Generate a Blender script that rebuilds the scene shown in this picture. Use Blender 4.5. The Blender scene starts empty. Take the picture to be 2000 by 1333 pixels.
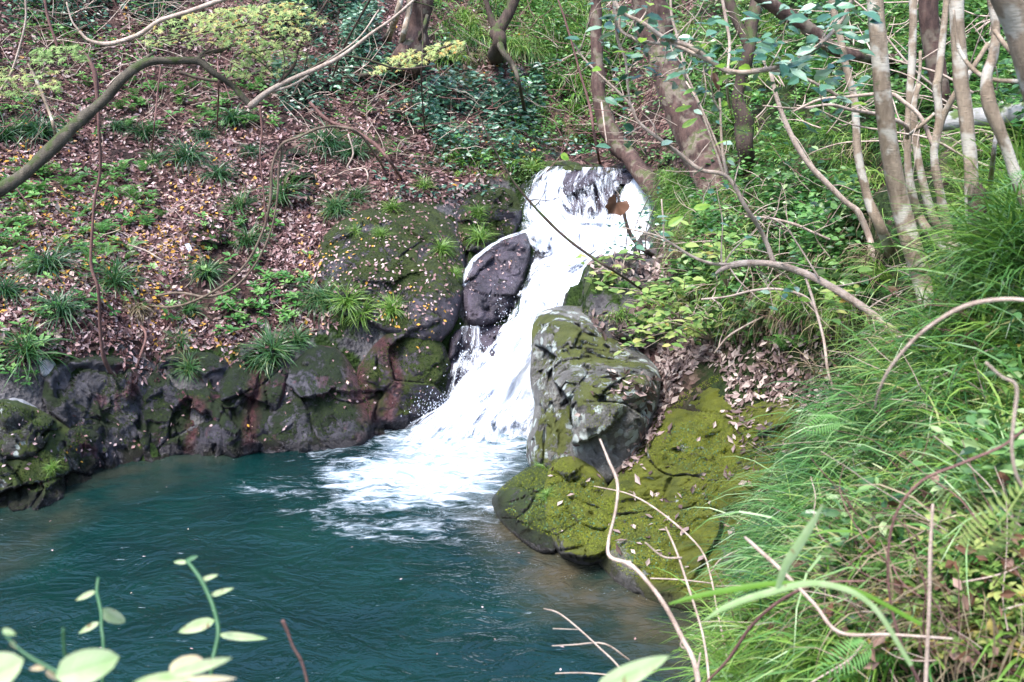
import bpy, math, random
import numpy as np
from mathutils import Vector
from mathutils.bvhtree import BVHTree
R = math.radians
random.seed(7); rng = np.random.default_rng(7)
scn = bpy.context.scene

# ------------------------------------------------------------ camera, sky, sun, exposure
LENS, PITCH, CAMH = 35.0, R(12), 3.0
F = 2000*LENS/36
cd = bpy.data.cameras.new('camera'); cam = bpy.data.objects.new('camera', cd)
scn.collection.objects.link(cam); scn.camera = cam
cam.location = (0, 0, CAMH); cam.rotation_euler = (R(90)-PITCH, 0, 0)
cd.lens = LENS; cd.sensor_width = 36; cd.clip_start = .05; cd.clip_end = 500
cd.dof.use_dof = True; cd.dof.focus_distance = 9.8; cd.dof.aperture_fstop = 4.5

SUN_EL, SUN_ROT = R(58), R(215)          # soft light from above and behind the left shoulder
w = bpy.data.worlds.new('World'); scn.world = w; w.use_nodes = True
nt = w.node_tree; nt.nodes.clear()
sky = nt.nodes.new('ShaderNodeTexSky'); sky.sky_type = 'NISHITA'; sky.sun_disc = False
sky.sun_elevation = SUN_EL; sky.sun_rotation = SUN_ROT; sky.air_density = 1.0; sky.dust_density = 1.5; sky.ozone_density = 1.5
bg = nt.nodes.new('ShaderNodeBackground'); bg.inputs[1].default_value = .15
wo = nt.nodes.new('ShaderNodeOutputWorld')
nt.links.new(sky.outputs[0], bg.inputs[0]); nt.links.new(bg.outputs[0], wo.inputs[0])
ld = bpy.data.lights.new('sun', 'SUN'); ld.energy = 1.7; ld.angle = R(22); ld.color = (1, .965, .95)
sun = bpy.data.objects.new('sun', ld); scn.collection.objects.link(sun)
sd = Vector((math.sin(SUN_ROT)*math.cos(SUN_EL), math.cos(SUN_ROT)*math.cos(SUN_EL), math.sin(SUN_EL)))
sun.rotation_euler = sd.to_track_quat('Z', 'Y').to_euler(); sun.location = sd*30
scn.view_settings.view_transform = 'Standard'; scn.view_settings.look = 'None'
scn.view_settings.gamma = 1; scn.view_settings.use_curve_mapping = False
scn.view_settings.exposure = 2.2

# ------------------------------------------------------------ helpers
CP, SP = math.cos(PITCH), math.sin(PITCH)
def ray(px, py):
    u = (px-1000)/F; v = (666.5-py)/F
    return np.array([u, CP+v*SP, -SP+v*CP])
def at(px, py, Y):                       # point of the place at depth Y seen at that spot
    d = ray(px, py); return d*(Y/d[1]) + np.array([0, 0, CAMH])
def on_water(px, py, z=0.):
    d = ray(px, py); return d*((z-CAMH)/d[2]) + np.array([0, 0, CAMH])
def project(P):
    x, y, z = P[..., 0], P[..., 1], P[..., 2]-CAMH
    dy = y*CP - z*SP; dz = y*SP + z*CP
    return 1000+F*x/dy, 666.5-F*dz/dy

def _h(i, j, k):
    n = (i*374761393 + j*668265263 + k*2147483647) & 0xffffffff
    n = ((n ^ (n >> 13))*1274126177) & 0xffffffff
    n = (n ^ (n >> 16)) & 0xffffffff
    return n/4294967295.0
def vnoise(p):                           # value noise in [0,1], p is (N,3)
    p = np.asarray(p, float); i = np.floor(p).astype(np.int64); f = p-i; f = f*f*(3-2*f)
    r = 0
    for a in (0, 1):
        for b in (0, 1):
            for c in (0, 1):
                wt = (f[..., 0] if a else 1-f[..., 0])*(f[..., 1] if b else 1-f[..., 1])*(f[..., 2] if c else 1-f[..., 2])
                r = r + wt*_h(i[..., 0]+a, i[..., 1]+b, i[..., 2]+c)
    return r
def fbm(p, o=4, s=1., gain=.5):
    p = np.asarray(p, float)*s; a = 1.; t = 0; n = 0
    for k in range(o):
        t = t + a*vnoise(p+17.3*k); n += a; a *= gain; p = p*2.03
    return t/n
def ridged(p, o=4, s=1.):
    p = np.asarray(p, float)*s; a = 1.; t = 0; n = 0
    for k in range(o):
        t = t + a*(1-np.abs(2*vnoise(p+9.1*k)-1)); n += a; a *= .5; p = p*2.1
    return t/n
def cell(p, s):                          # blocky facets: nearest jittered cell value and edge distance
    p = np.asarray(p, float)*s; i0 = np.floor(p).astype(np.int64)
    d1 = np.full(p.shape[0], 9.); d2 = d1.copy(); val = np.zeros(p.shape[0]); fac = np.zeros(p.shape[0])
    for a in (-1, 0, 1):
        for b in (-1, 0, 1):
            for c in (-1, 0, 1):
                i = i0+np.array([a, b, c])
                j = np.stack([_h(i[:, 0], i[:, 1], i[:, 2]+q) for q in (11, 57, 93)], 1)
                d = np.linalg.norm(i+j-p, axis=1); m = d < d1
                d2 = np.where(m, d1, np.minimum(d2, d)); val = np.where(m, _h(i[:, 0], i[:, 1], i[:, 2]+5), val)
                q3 = np.stack([_h(i[:, 0], i[:, 1], i[:, 2]+q)-.5 for q in (201, 307, 411)], 1); fac = np.where(m, ((p-i-j)*q3).sum(1), fac)
                d1 = np.where(m, d, d1)
    cell.fac = fac; return val, d2-d1

def tag(o, label=None, cat=None, group=None, kind=None):
    if label: o['label'] = label
    if cat: o['category'] = cat
    if group: o['group'] = group
    if kind: o['kind'] = kind
    return o
def empty(name, loc, label, cat, group=None):
    o = bpy.data.objects.new(name, None); scn.collection.objects.link(o); o.location = loc
    o.empty_display_size = .1
    return tag(o, label, cat, group)

class MB:
    def __init__(s): s.V = []; s.F = []; s.n = 0; s.A = {}
    def add(s, V, F, **attr):
        V = np.asarray(V, float); s.V.append(V)
        for f in (F if isinstance(F, list) else [F]):
            f = np.asarray(f)
            if f.size: s.F.append(f+s.n)
        for k, a in attr.items():
            s.A.setdefault(k, []).append(np.broadcast_to(np.asarray(a, float), (len(V),)))
        s.n += len(V); return s
    def mesh(s, name, mat, smooth=True, shift=None):
        V = np.concatenate(s.V)
        if shift is not None: V = V-np.asarray(shift)
        me = bpy.data.meshes.new(name); me.vertices.add(len(V)); me.vertices.foreach_set('co', V.astype(np.float32).ravel())
        loops = np.concatenate([f.ravel() for f in s.F]).astype(np.int32)
        tot = np.concatenate([np.full(len(f), f.shape[1]) for f in s.F]).astype(np.int32)
        st = np.concatenate([[0], np.cumsum(tot)[:-1]]).astype(np.int32)
        me.loops.add(len(loops)); me.loops.foreach_set('vertex_index', loops)
        me.polygons.add(len(tot)); me.polygons.foreach_set('loop_start', st)
        try: me.polygons.foreach_set('loop_total', tot)
        except Exception: pass
        for k, a in s.A.items():
            a = np.concatenate(a); at_ = me.attributes.new(k, 'FLOAT', 'POINT'); at_.data.foreach_set('value', a.astype(np.float32))
        me.update(calc_edges=True); me.validate()
        me.polygons.foreach_set('use_smooth', np.full(len(me.polygons), smooth))
        me.materials.append(mat); return me
    def build(s, name, mat, parent=None, smooth=True, origin=None):
        sh = origin
        if parent is not None: sh = np.array(parent.location)
        o = bpy.data.objects.new(name, s.mesh(name, mat, smooth, sh)); scn.collection.objects.link(o)
        if parent is not None: o.parent = parent
        elif origin is not None: o.location = origin
        return o

def smooth_path(pts, sub=6):             # pts (N,4): x y z r, centripetal-ish Catmull-Rom
    p = np.asarray(pts, float)
    if len(p) < 3: t = np.linspace(0, 1, sub+1)[:, None]; return p[0]*(1-t)+p[-1]*t
    q = np.vstack([2*p[0]-p[1], p, 2*p[-1]-p[-2]]); out = []
    for i in range(1, len(q)-2):
        t = np.linspace(0, 1, sub, endpoint=False)[:, None]
        a, b, c, d = q[i-1], q[i], q[i+1], q[i+2]
        out.append(.5*((2*b)+(-a+c)*t+(2*a-5*b+4*c-d)*t*t+(-a+3*b-3*c+d)*t**3))
    out.append(q[-2][None]); o = np.vstack(out); o[:, 3] = np.clip(o[:, 3], np.min(p[:, 3])*.8, None); return o
def tube(mb, pts, sub=6, seg=8, rough=.12, tint=.5):
    p = smooth_path(pts, sub); c = p[:, :3].copy(); r = p[:, 3]
    if rough: c += (np.stack([vnoise(c*6+k*31) for k in range(3)], 1)-.5)*r[:, None]*rough*3
    if rough > .08 and len(c) > 8:
        L_ = np.r_[0, np.cumsum(np.linalg.norm(np.diff(c, axis=0), axis=1))]; r = r*(1+.22*np.clip((vnoise(np.c_[L_*9, L_*0+c[0, 0]*7, L_*0])-.66)*4, 0, 1)+.16*(vnoise(np.c_[L_*3, L_*0+c[0, 0]*5, L_*0+3])-.5))
    t = np.gradient(c, axis=0); t /= np.linalg.norm(t, axis=1)[:, None]+1e-9
    n = np.cross(t[0], [.3, .9, .31]); n /= np.linalg.norm(n); N = [n]
    for i in range(1, len(c)):
        n = N[-1]-t[i]*np.dot(N[-1], t[i]); n /= np.linalg.norm(n)+1e-9; N.append(n)
    N = np.array(N); B = np.cross(t, N); a = np.linspace(0, 2*np.pi, seg, endpoint=False)
    dirs = N[:, None]*np.cos(a)[None, :, None]+B[:, None]*np.sin(a)[None, :, None]
    base = c[:, None]+dirs*r[:, None, None]
    k = 1+rough*2*(fbm(base.reshape(-1, 3)*np.array([1, 1, .5]), 3, 9)-.5).reshape(len(c), seg)
    V = c[:, None]+dirs*(r[:, None]*k)[..., None]; m = len(c)
    i = np.arange(m-1)[:, None]*seg; j = np.arange(seg)[None]; j2 = (j+1) % seg
    Fq = np.stack([i+j, i+j2, i+seg+j2, i+seg+j], -1).reshape(-1, 4)
    V = V.reshape(-1, 3); V = np.vstack([V, c[0]-t[0]*r[0]*.3, c[-1]+t[-1]*r[-1]*.6]); e = m*seg
    jj = np.arange(seg); j2 = (jj+1) % seg
    F0 = np.stack([np.full(seg, e), j2, jj], 1); F1 = np.stack([np.full(seg, e+1), (m-1)*seg+jj, (m-1)*seg+j2], 1)
    mb.add(V, [Fq, F0, F1], tint=tint); return p

def px_path(pts):                        # (px, py, Y, width in px) -> x y z r
    return [[*at(a, b, Y), wpx*.5*Y/F] for a, b, Y, wpx in pts]

# leaf templates: x along, y across, z up
T_OVAL = (np.array([[0, 0, 0], [.3, .23, .05], [.3, 0, 0], [.3, -.23, .05], [.68, .19, .03], [.68, 0, -.02], [.68, -.19, .03], [1, 0, -.1]]),
          [np.array([[0, 2, 1], [0, 3, 2], [5, 7, 4], [6, 7, 5]]), np.array([[2, 5, 4, 1], [3, 6, 5, 2]])])
T_DRY = (np.array([[0, 0, 0], [.45, .28, .14], [.45, 0, .02], [.5, -.25, .1], [1, 0, .12]]),
         [np.array([[0, 2, 1], [0, 3, 2], [2, 4, 1], [3, 4, 2]])])
T_TINY = (np.array([[0, 0, 0], [.5, .3, .08], [.5, -.3, .08], [1, 0, 0]]), [np.array([[0, 3, 1], [0, 2, 3]])])
def _maple():
    V = [[.12, 0, 0]]; n = 7
    for k in range(n):
        a = (k-(n-1)/2)*2*np.pi/(n+1.2); L = .75*(1-.06*abs(k-3)**1.5)
        V.append([.12+L*math.cos(a), L*math.sin(a), -.06-.02*abs(k-3)])
        if k < n-1:
            b = a+np.pi/(n+1.2); V.append([.12+.26*math.cos(b), .26*math.sin(b), .02])
    m = len(V)
    return (np.array(V), [np.array([[0, i, i+1] for i in range(1, m-1)])])
T_MAPLE = _maple()
def frames(d, n):
    d = d/(np.linalg.norm(d, axis=1)[:, None]+1e-9); y = np.cross(n, d); y /= np.linalg.norm(y, axis=1)[:, None]+1e-9
    z = np.cross(d, y); return np.stack([d, y, z], 1)
def inst(mb, T, pos, fr, sc, tint, ttint=None):
    TV, TF = T[0], T[1]; n = len(pos); m = len(TV)
    V = pos[:, None]+np.einsum('ij,njk->nik', TV, fr)*np.asarray(sc)[:, None, None]
    off = (np.arange(n)*m)[:, None, None]
    tt = np.repeat(tint, m)
    if ttint is not None: tt = np.clip(tt+np.tile(ttint-.5, n), 0, 1)
    mb.add(V.reshape(-1, 3), [(f[None]+off).reshape(-1, f.shape[1]) for f in TF], tint=tt)
def rdir(n, up=0., spread=1.):
    a = rng.uniform(0, 2*np.pi, n); return np.stack([np.cos(a)*spread, np.sin(a)*spread, up+rng.normal(0, .25, n)], 1)

def blades(mb, n, base, L, wd, az=None, elev=(55, 85), droop=1.2, rad=.03, seg=5, tint=(0, 1)):
    """n arching grass blades from round base; az = (centre, spread) in radians"""
    a = rng.uniform(0, 2*np.pi, n) if az is None else rng.normal(az[0], az[1], n)
    e0 = np.radians(rng.uniform(elev[0], elev[1], n)); l = L*rng.uniform(.55, 1.1, n); dr = droop*rng.uniform(.7, 1.3, n)
    b = np.asarray(base)+np.stack([rng.normal(0, rad, n), rng.normal(0, rad, n), np.zeros(n)], 1)
    s = np.linspace(0, 1, seg+1); e = e0[:, None]-dr[:, None]*s[None]*1.15
    ds = (l/seg)[:, None]; hx = np.concatenate([np.zeros((n, 1)), np.cumsum(np.cos(e[:, :-1])*ds, 1)], 1)
    hz = np.concatenate([np.zeros((n, 1)), np.cumsum(np.sin(e[:, :-1])*ds, 1)], 1)
    a2 = a[:, None]+rng.normal(0, .25, n)[:, None]*s[None]
    C = b[:, None]+np.stack([hx*np.cos(a2), hx*np.sin(a2), hz], -1)
    tw = rng.normal(0, .5, n)[:, None]
    side = np.stack([-np.sin(a2)*np.cos(tw), np.cos(a2)*np.cos(tw), np.sin(tw)+0*a2], -1)
    wv = wd*rng.uniform(.6, 1.2, n)[:, None]*np.clip(1.05-s**2, .08, 1)[None]*.5
    Vv = np.stack([C-side*wv[..., None], C+side*wv[..., None]], 2).reshape(n, -1, 3)
    m = (seg+1)*2; k = np.arange(seg)*2
    Fq = np.stack([k, k+1, k+3, k+2], -1)[None]+(np.arange(n)*m)[:, None, None]
    mb.add(Vv.reshape(-1, 3), Fq.reshape(-1, 4), tint=np.repeat(rng.uniform(tint[0], tint[1], n), m))

def in_poly(px, py, poly):
    px = np.asarray(px); py = np.asarray(py); c = np.zeros(px.shape, bool); n = len(poly)
    for i in range(n):
        x1, y1 = poly[i]; x2, y2 = poly[i-1]
        m = ((y1 > py) != (y2 > py)) & (px < (x2-x1)*(py-y1)/((y2-y1) or 1e-9)+x1); c ^= m
    return c
def poly_dist(px, py, poly):
    d = np.full(np.shape(px), 1e9)
    for i in range(len(poly)):
        a = np.array(poly[i-1], float); b = np.array(poly[i], float); ab = b-a; L = ab@ab+1e-9
        t = np.clip(((px-a[0])*ab[0]+(py-a[1])*ab[1])/L, 0, 1)
        d = np.minimum(d, np.hypot(px-a[0]-t*ab[0], py-a[1]-t*ab[1]))
    return d
def rbf(pts, vals, eps):
    pts = np.asarray(pts, float); n = len(pts)
    def ph(A, B): return np.sqrt(((A[:, None]-B[None])**2).sum(-1)+eps*eps)
    K = ph(pts, pts); Pm = np.c_[np.ones(n), pts]; A = np.block([[K, Pm], [Pm.T, np.zeros((3, 3))]])
    s = np.linalg.solve(A+1e-9*np.eye(n+3), np.r_[vals, 0, 0, 0])
    def f(Q):
        out = np.empty(len(Q))
        for k in range(0, len(Q), 40000):
            q = Q[k:k+40000]; out[k:k+40000] = ph(q, pts)@s[:n]+np.c_[np.ones(len(q)), q]@s[n:]
        return out
    return f


STAINS = [([(505, 690), (492, 760), (486, 870)], 16), ([(672, 640), (700, 720), (722, 810)], 22), ([(735, 660), (775, 735), (755, 810)], 16), ([(640, 650), (690, 650), (760, 680)], 22), ([(385, 790), (368, 880)], 16), ([(290, 700), (250, 770)], 12), ([(700, 860), (800, 845)], 12)]
def stain(px, py):
    o = np.zeros(np.shape(px)); wob = (fbm(np.c_[px*.03, py*.03, px*0], 3)-.5)*30
    for pl, w_ in STAINS:
        for a, b in zip(pl[:-1], pl[1:]): o = np.maximum(o, np.clip(1.3-poly_dist(px+wob, py, [a, b])/w_, 0, 1))
    return o
# ------------------------------------------------------------ materials
class NT:
    def __init__(s, name):
        s.m = bpy.data.materials.new(name); s.m.use_nodes = True; s.t = s.m.node_tree; s.t.nodes.clear()
        s.out = s.n('OutputMaterial'); s.co = s.n('TexCoord').outputs['Object']
    def n(s, ty, **kw):
        nd = s.t.nodes.new('ShaderNode'+ty)
        for k, v in kw.items():
            if k in nd.inputs: s.put(nd.inputs[k], v)
            else: setattr(nd, k, v)
        return nd
    def put(s, i, v):
        if isinstance(v, bpy.types.NodeSocket): s.t.links.new(v, i)
        else: i.default_value = v
    def noise(s, scale, detail=4, rough=.6, co=None, dist=0):
        nd = s.n('TexNoise', Scale=scale, Detail=detail, Roughness=rough, Distortion=dist); s.put(nd.inputs['Vector'], co or s.co); return nd.outputs[0]
    def vor(s, scale, feature='F1', out=0, co=None, rand=1):
        nd = s.n('TexVoronoi', feature=feature, Scale=scale, Randomness=rand); s.put(nd.inputs['Vector'], co or s.co); return nd.outputs[out]
    def ramp(s, fac, stops):
        nd = s.n('ValToRGB'); s.put(nd.inputs[0], fac); e = nd.color_ramp.elements
        while len(e) < len(stops): e.new(.5)
        for el, (p, c) in zip(e, stops): el.position = p; el.color = (*c, 1) if len(c) == 3 else c
        return nd.outputs[0]
    def step(s, v, a, b):
        nd = s.n('MapRange'); nd.interpolation_type = 'SMOOTHSTEP'; s.put(nd.inputs[0], v); nd.inputs[1].default_value = a; nd.inputs[2].default_value = b; return nd.outputs[0]
    def math(s, op, a, b=0, c=None):
        nd = s.n('Math', operation=op); s.put(nd.inputs[0], a); s.put(nd.inputs[1], b)
        if c is not None: s.put(nd.inputs[2], c)
        return nd.outputs[0]
    def mix(s, f, a, b):
        nd = s.n('Mix', data_type='RGBA'); s.put(nd.inputs[0], f); 
        for i, v in ((6, a), (7, b)): s.put(nd.inputs[i], (*v, 1) if isinstance(v, tuple) and len(v) == 3 else v)
        return nd.outputs[2]
    def attr(s, name): return s.n('Attribute', attribute_name=name).outputs['Fac']
    def bump(s, h, strength=.5, dist=.02, nrm=None):
        nd = s.n('Bump', Strength=strength, Distance=dist); s.put(nd.inputs['Height'], h)
        if nrm: s.put(nd.inputs['Normal'], nrm)
        return nd.outputs[0]
    def scaled(s, v):
        nd = s.n('Mapping'); s.put(nd.inputs[0], s.co); nd.inputs['Scale'].default_value = v; return nd.outputs[0]
    def bsdf(s, col, rough=.6, nrm=None, spec=.5, **kw):
        b = s.n('BsdfPrincipled'); s.put(b.inputs['Base Color'], (*col, 1) if isinstance(col, tuple) else col)
        s.put(b.inputs['Roughness'], rough); s.put(b.inputs['Specular IOR Level'], spec)
        for k, v in kw.items(): s.put(b.inputs[k.replace('_', ' ')], v)
        if nrm: s.put(b.inputs['Normal'], nrm)
        return b.outputs[0]
    def done(s, sh): s.t.links.new(sh, s.out.inputs[0]); return s.m

def leaf_mat(name, stops, rough=.45, trans=.3, spec=.4):
    n = NT(name); c = n.ramp(n.attr('tint'), stops)
    v = n.noise(25, 3)
    if name in ('pale green leaves', 'withered leaf', 'bright green leaves'):
        av = n.math('ABSOLUTE', n.attr('lv')); mid = n.math('SUBTRACT', 1, n.step(av, .02, .10)); fr_ = n.math('FRACT', n.math('SUBTRACT', n.math('MULTIPLY', n.attr('lu'), 9), n.math('MULTIPLY', av, 2.2)))
        side = n.math('MULTIPLY', n.math('SUBTRACT', 1, n.step(n.math('ABSOLUTE', n.math('SUBTRACT', fr_, .5)), .03, .14)), .55); vn = n.math('MULTIPLY', n.math('MAXIMUM', mid, side), n.attr('veined'))
        c = n.mix(n.math('MULTIPLY', vn, .6), c, n.mix(.55, c, (.06, .16, .04)))
    if name in ('pale green leaves', 'withered leaf'): c = n.mix(n.math('MULTIPLY', n.step(n.noise(38, 4, .7), .60, .66), .8), n.mix(n.step(n.noise(12, 3), .35, .7), c, n.mix(.5, c, (.75, .8, .5))), (.25, .12, .05))
    c2 = n.mix(n.math('MULTIPLY', v, .45), c, n.mix(.5, c, (.02, .03, .01)))
    b = n.bsdf(c2, rough, spec=spec); t = n.n('BsdfTranslucent'); n.put(t.inputs[0], c)
    m = n.n('MixShader'); m.inputs[0].default_value = trans; n.t.links.new(b, m.inputs[1]); n.t.links.new(t.outputs[0], m.inputs[2])
    return n.done(m.outputs[0])
def bark_mat(name, a, b, moss=0., mosscol=(.07, .10, .02), scale=1., pale=None):
    n = NT(name); st = n.scaled((22*scale, 22*scale, 7*scale))
    f = n.noise(1, 5, .65, st); c = n.ramp(f, [(.3, a), (.7, b)])
    if pale: c = n.mix(n.step(n.noise(9*scale, 3, .5), .5, .62), c, pale)
    if moss: 
        up = n.n('SeparateXYZ'); n.put(up.inputs[0], n.n('NewGeometry').outputs['Normal'])
        mf = n.step(n.math('ADD', n.noise(7, 4), n.math('MULTIPLY', up.outputs[2], .15)), .72-moss*.35, .82-moss*.3)
        c = n.mix(mf, c, mosscol)
    lines = n.noise(1, 6, .7, n.scaled((40*scale, 40*scale, 160*scale)))
    c = n.mix(n.step(lines, .6, .75), c, n.mix(.6, c, (.02, .015, .01)))
    return n.done(n.bsdf(c, .8, n.bump(n.math('ADD', f, lines), .7, .01), .25))
def rock_mat(name, lo, hi, moss, mosscol, mosscol2, lichen=0., wet=.0, rough=.75, litter=0., red=0.):
    n = NT(name); g = n.n('NewGeometry'); sx = n.n('SeparateXYZ'); n.put(sx.inputs[0], g.outputs['Normal']); nz = sx.outputs[2]
    pos = n.n('SeparateXYZ'); n.put(pos.inputs[0], g.outputs['Position']); z = pos.outputs[2]
    f = n.noise(3.2, 8, .68, dist=.4); c = n.ramp(f, [(.28, lo), (.5, tuple((a+b)/2*.9 for a, b in zip(lo, hi))), (.72, hi)])
    grain = n.noise(90, 4, .7); c = n.mix(n.step(grain, .45, .75), c, n.mix(.5, c, hi))
    crk = n.vor(2.6, 'DISTANCE_TO_EDGE', 0, n.n('VectorMath', operation='ADD').outputs[0]) if False else None
    if red: c = n.mix(n.math('MULTIPLY', n.step(n.noise(2.4, 4, .6, n.scaled((1.6, 1.6, .5))), .54, .64), red), c, (.10, .028, .034))
    if lichen:
        d = n.vor(9, 'F1', 0, n.co); dd = n.math('ADD', d, n.math('MULTIPLY', n.math('SUBTRACT', n.noise(22, 4, .7), .5), .55))
        lf = n.math('MULTIPLY', n.math('SUBTRACT', 1, n.step(dd, .24+.16*lichen, .32+.16*lichen)), n.step(n.noise(1.7, 2), .46-.1*lichen, .54))
        lf2 = n.math('MULTIPLY', n.step(n.noise(60, 3, .7), .55, .66), n.step(n.noise(5, 2), .45, .6))
        c = n.mix(n.math('MULTIPLY', lf2, .5), c, (.36, .4, .34)); c = n.mix(n.math('MULTIPLY', lf, .9), c, (.42, .47, .43))
    mn = n.math('ADD', n.math('ADD', n.noise(2.1, 6, .62, dist=.3), n.math('MULTIPLY', n.math('SUBTRACT', n.noise(16, 5, .75), .5), .5)), n.math('MULTIPLY', nz, .16))
    mf = n.step(mn, .82-.5*moss, .92-.5*moss)
    mc = n.ramp(n.math('ADD', n.math('MULTIPLY', n.noise(5, 5, .7), .65), n.math('MULTIPLY', n.noise(120, 3, .8), .35)), [(.3, mosscol), (.68, mosscol2)])
    c = n.mix(mf, c, mc)
    st_ = n.math('MULTIPLY', n.attr('stain'), n.step(n.noise(7, 5, .7), .30, .5)); c = n.mix(st_, c, n.ramp(n.noise(18, 5, .7), [(.35, (.035, .012, .014)), (.65, (.17, .07, .07))]))
    wetf = n.math('SUBTRACT', 1, n.step(n.math('ADD', z, n.math('MULTIPLY', n.noise(4, 3), -.12)), .0, .10))   # the splash line
    c = n.mix(n.math('MULTIPLY', wetf, .75), c, (.018, .015, .015))
    r = n.math('SUBTRACT', n.math('ADD', n.math('SUBTRACT', rough*(1-wet), n.math('MULTIPLY', st_, .25)), n.math('MULTIPLY', mf, .25)), n.math('MULTIPLY', wetf, .35))
    h = n.math('ADD', n.math('MULTIPLY', n.noise(14, 8, .72), 1), n.math('MULTIPLY', mf, n.noise(130, 3, .8)))
    return n.done(n.bsdf(c, r, n.bump(h, 1., .05), .4))

LIT = [(0, (.03, .014, .014)), (.25, (.085, .036, .036)), (.5, (.19, .10, .095)), (.75, (.36, .225, .215)), (.94, (.60, .46, .45)), (1, (.55, .3, .05))]
M = {}
M['litter'] = leaf_mat('fallen leaves', LIT, .65, .12, .15)
M['litter_pale'] = leaf_mat('pale dry leaves', [(0, (.05, .03, .026)), (.4, (.16, .10, .09)), (.8, (.36, .27, .24)), (1, (.5, .4, .34))], .55, .12, .35)
M['sedge'] = leaf_mat('dark sedge', [(0, (.012, .05, .018)), (.5, (.03, .10, .03)), (.85, (.07, .17, .04)), (1, (.22, .2, .08))], .38, .3, .5)
M['grass'] = leaf_mat('grass', [(0, (.02, .07, .014)), (.4, (.07, .18, .025)), (.75, (.19, .34, .05)), (.95, (.36, .46, .13)), (1, (.34, .28, .14))], .36, .35, .5)
M['grass_blue'] = leaf_mat('bluish grass', [(0, (.02, .07, .02)), (.4, (.055, .17, .035)), (.75, (.14, .31, .07)), (.97, (.32, .46, .20)), (1, (.3, .27, .14))], .36, .35, .55)
M['straw'] = leaf_mat('dry grass', [(0, (.07, .05, .03)), (.5, (.17, .13, .07)), (1, (.3, .24, .15))], .6, .2, .3)
M['herb'] = leaf_mat('green herbs', [(0, (.015, .07, .015)), (.5, (.07, .22, .04)), (1, (.24, .44, .12))], .4, .35, .45)
M['shrub_mid'] = leaf_mat('mid green leaves', [(0, (.015, .05, .015)), (.45, (.06, .16, .04)), (.8, (.16, .30, .08)), (1, (.38, .48, .22))], .32, .3, .6)
M['shrub_blue'] = leaf_mat('glossy blue green leaves', [(0, (.012, .05, .035)), (.4, (.04, .13, .075)), (.75, (.12, .26, .14)), (1, (.32, .45, .32))], .3, .2, .7)
M['maple'] = leaf_mat('maple leaves', [(0, (.16, .28, .08)), (.4, (.36, .48, .17)), (.8, (.58, .58, .24)), (.95, (.58, .40, .12)), (1, (.6, .28, .08))], .5, .45, .3)
M['yellow'] = leaf_mat('yellow green leaves', [(0, (.12, .24, .05)), (.5, (.26, .4, .1)), (.9, (.45, .5, .16)), (1, (.5, .36, .1))], .45, .45, .35)
M['bright'] = leaf_mat('bright green leaves', [(0, (.10, .28, .04)), (.6, (.26, .46, .05)), (1, (.4, .55, .10))], .4, .5, .4)
M['front_leaf'] = leaf_mat('pale green leaves', [(0, (.30, .48, .16)), (.6, (.46, .62, .30)), (1, (.62, .68, .40))], .45, .45, .35)
M['dead_leaf'] = leaf_mat('brown dead leaf', [(0, (.05, .022, .012)), (.6, (.17, .08, .045)), (1, (.38, .24, .19))], .6, .25, .3)
M['pink_leaf'] = leaf_mat('withered leaf', [(0, (.5, .32, .22)), (.6, (.66, .5, .36)), (1, (.68, .55, .2))], .6, .35, .3)
M['bark_green'] = bark_mat('mossy smooth bark', (.04, .034, .024), (.12, .10, .072), .5, (.045, .06, .018))
M['bark_pale'] = bark_mat('pale bark', (.15, .11, .075), (.36, .28, .20), .15, (.10, .12, .05), 1, (.44, .40, .33))
M['bark_brown'] = bark_mat('brown bark', (.028, .016, .014), (.12, .072, .058), .3, (.07, .075, .03), .8, (.15, .12, .09))
M['bark_dark'] = bark_mat('dark bark', (.03, .022, .018), (.09, .06, .045), .45, (.05, .07, .02))
M['twig'] = bark_mat('twig', (.24, .17, .13), (.52, .42, .34), 0)
M['vine'] = bark_mat('vine bark', (.07, .05, .035), (.20, .15, .11), .2)
M['twig_red'] = bark_mat('reddish twig', (.10, .05, .045), (.2, .11, .09), 0)
M['log'] = bark_mat('bleached log', (.13, .125, .11), (.40, .39, .37), .45, (.07, .10, .03), .6)
M['stem'] = leaf_mat('green stem', [(0, (.035, .11, .05)), (1, (.08, .2, .08))], .5, .2)
DM, DM2 = (.004, .010, .003), (.028, .05, .008)
YM, YM2 = (.035, .055, .007), (.25, .27, .022)
M['rock_left'] = rock_mat('dark mossy rock', (.007, .007, .011), (.10, .09, .112), .66, DM, DM2, 0, .3, .62, red=.8)
M['rock_leftpale'] = rock_mat('grey rock', (.012, .012, .015), (.13, .12, .135), .60, DM, DM2, 0, .2, .65, red=.6)
M['rock_dome'] = rock_mat('mossy dome rock', (.014, .012, .014), (.12, .10, .12), .68, (.010, .020, .003), (.075, .105, .012), 0, .2, .7)
M['rock_wet'] = rock_mat('wet rock', (.008, .007, .010), (.13, .105, .13), .12, DM, DM2, 0, .6, .6)
M['rock_lichen'] = rock_mat('lichen rock', (.03, .028, .025), (.22, .21, .19), .45, (.06, .075, .02), (.19, .21, .05), .9, 0, .85)
M['rock_moss'] = rock_mat('bright mossy rock', (.035, .035, .03), (.20, .19, .155), .80, YM, YM2, .55, 0, .85)
M['rock_base'] = rock_mat('mossy waterside rock', (.02, .02, .018), (.11, .10, .09), .68, (.012, .035, .012), (.09, .12, .014), .2, .2, .75)
M['stone'] = rock_mat('pale stone', (.2, .2, .21), (.42, .43, .45), .2, DM, DM2, 0, 0, .8)

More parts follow.
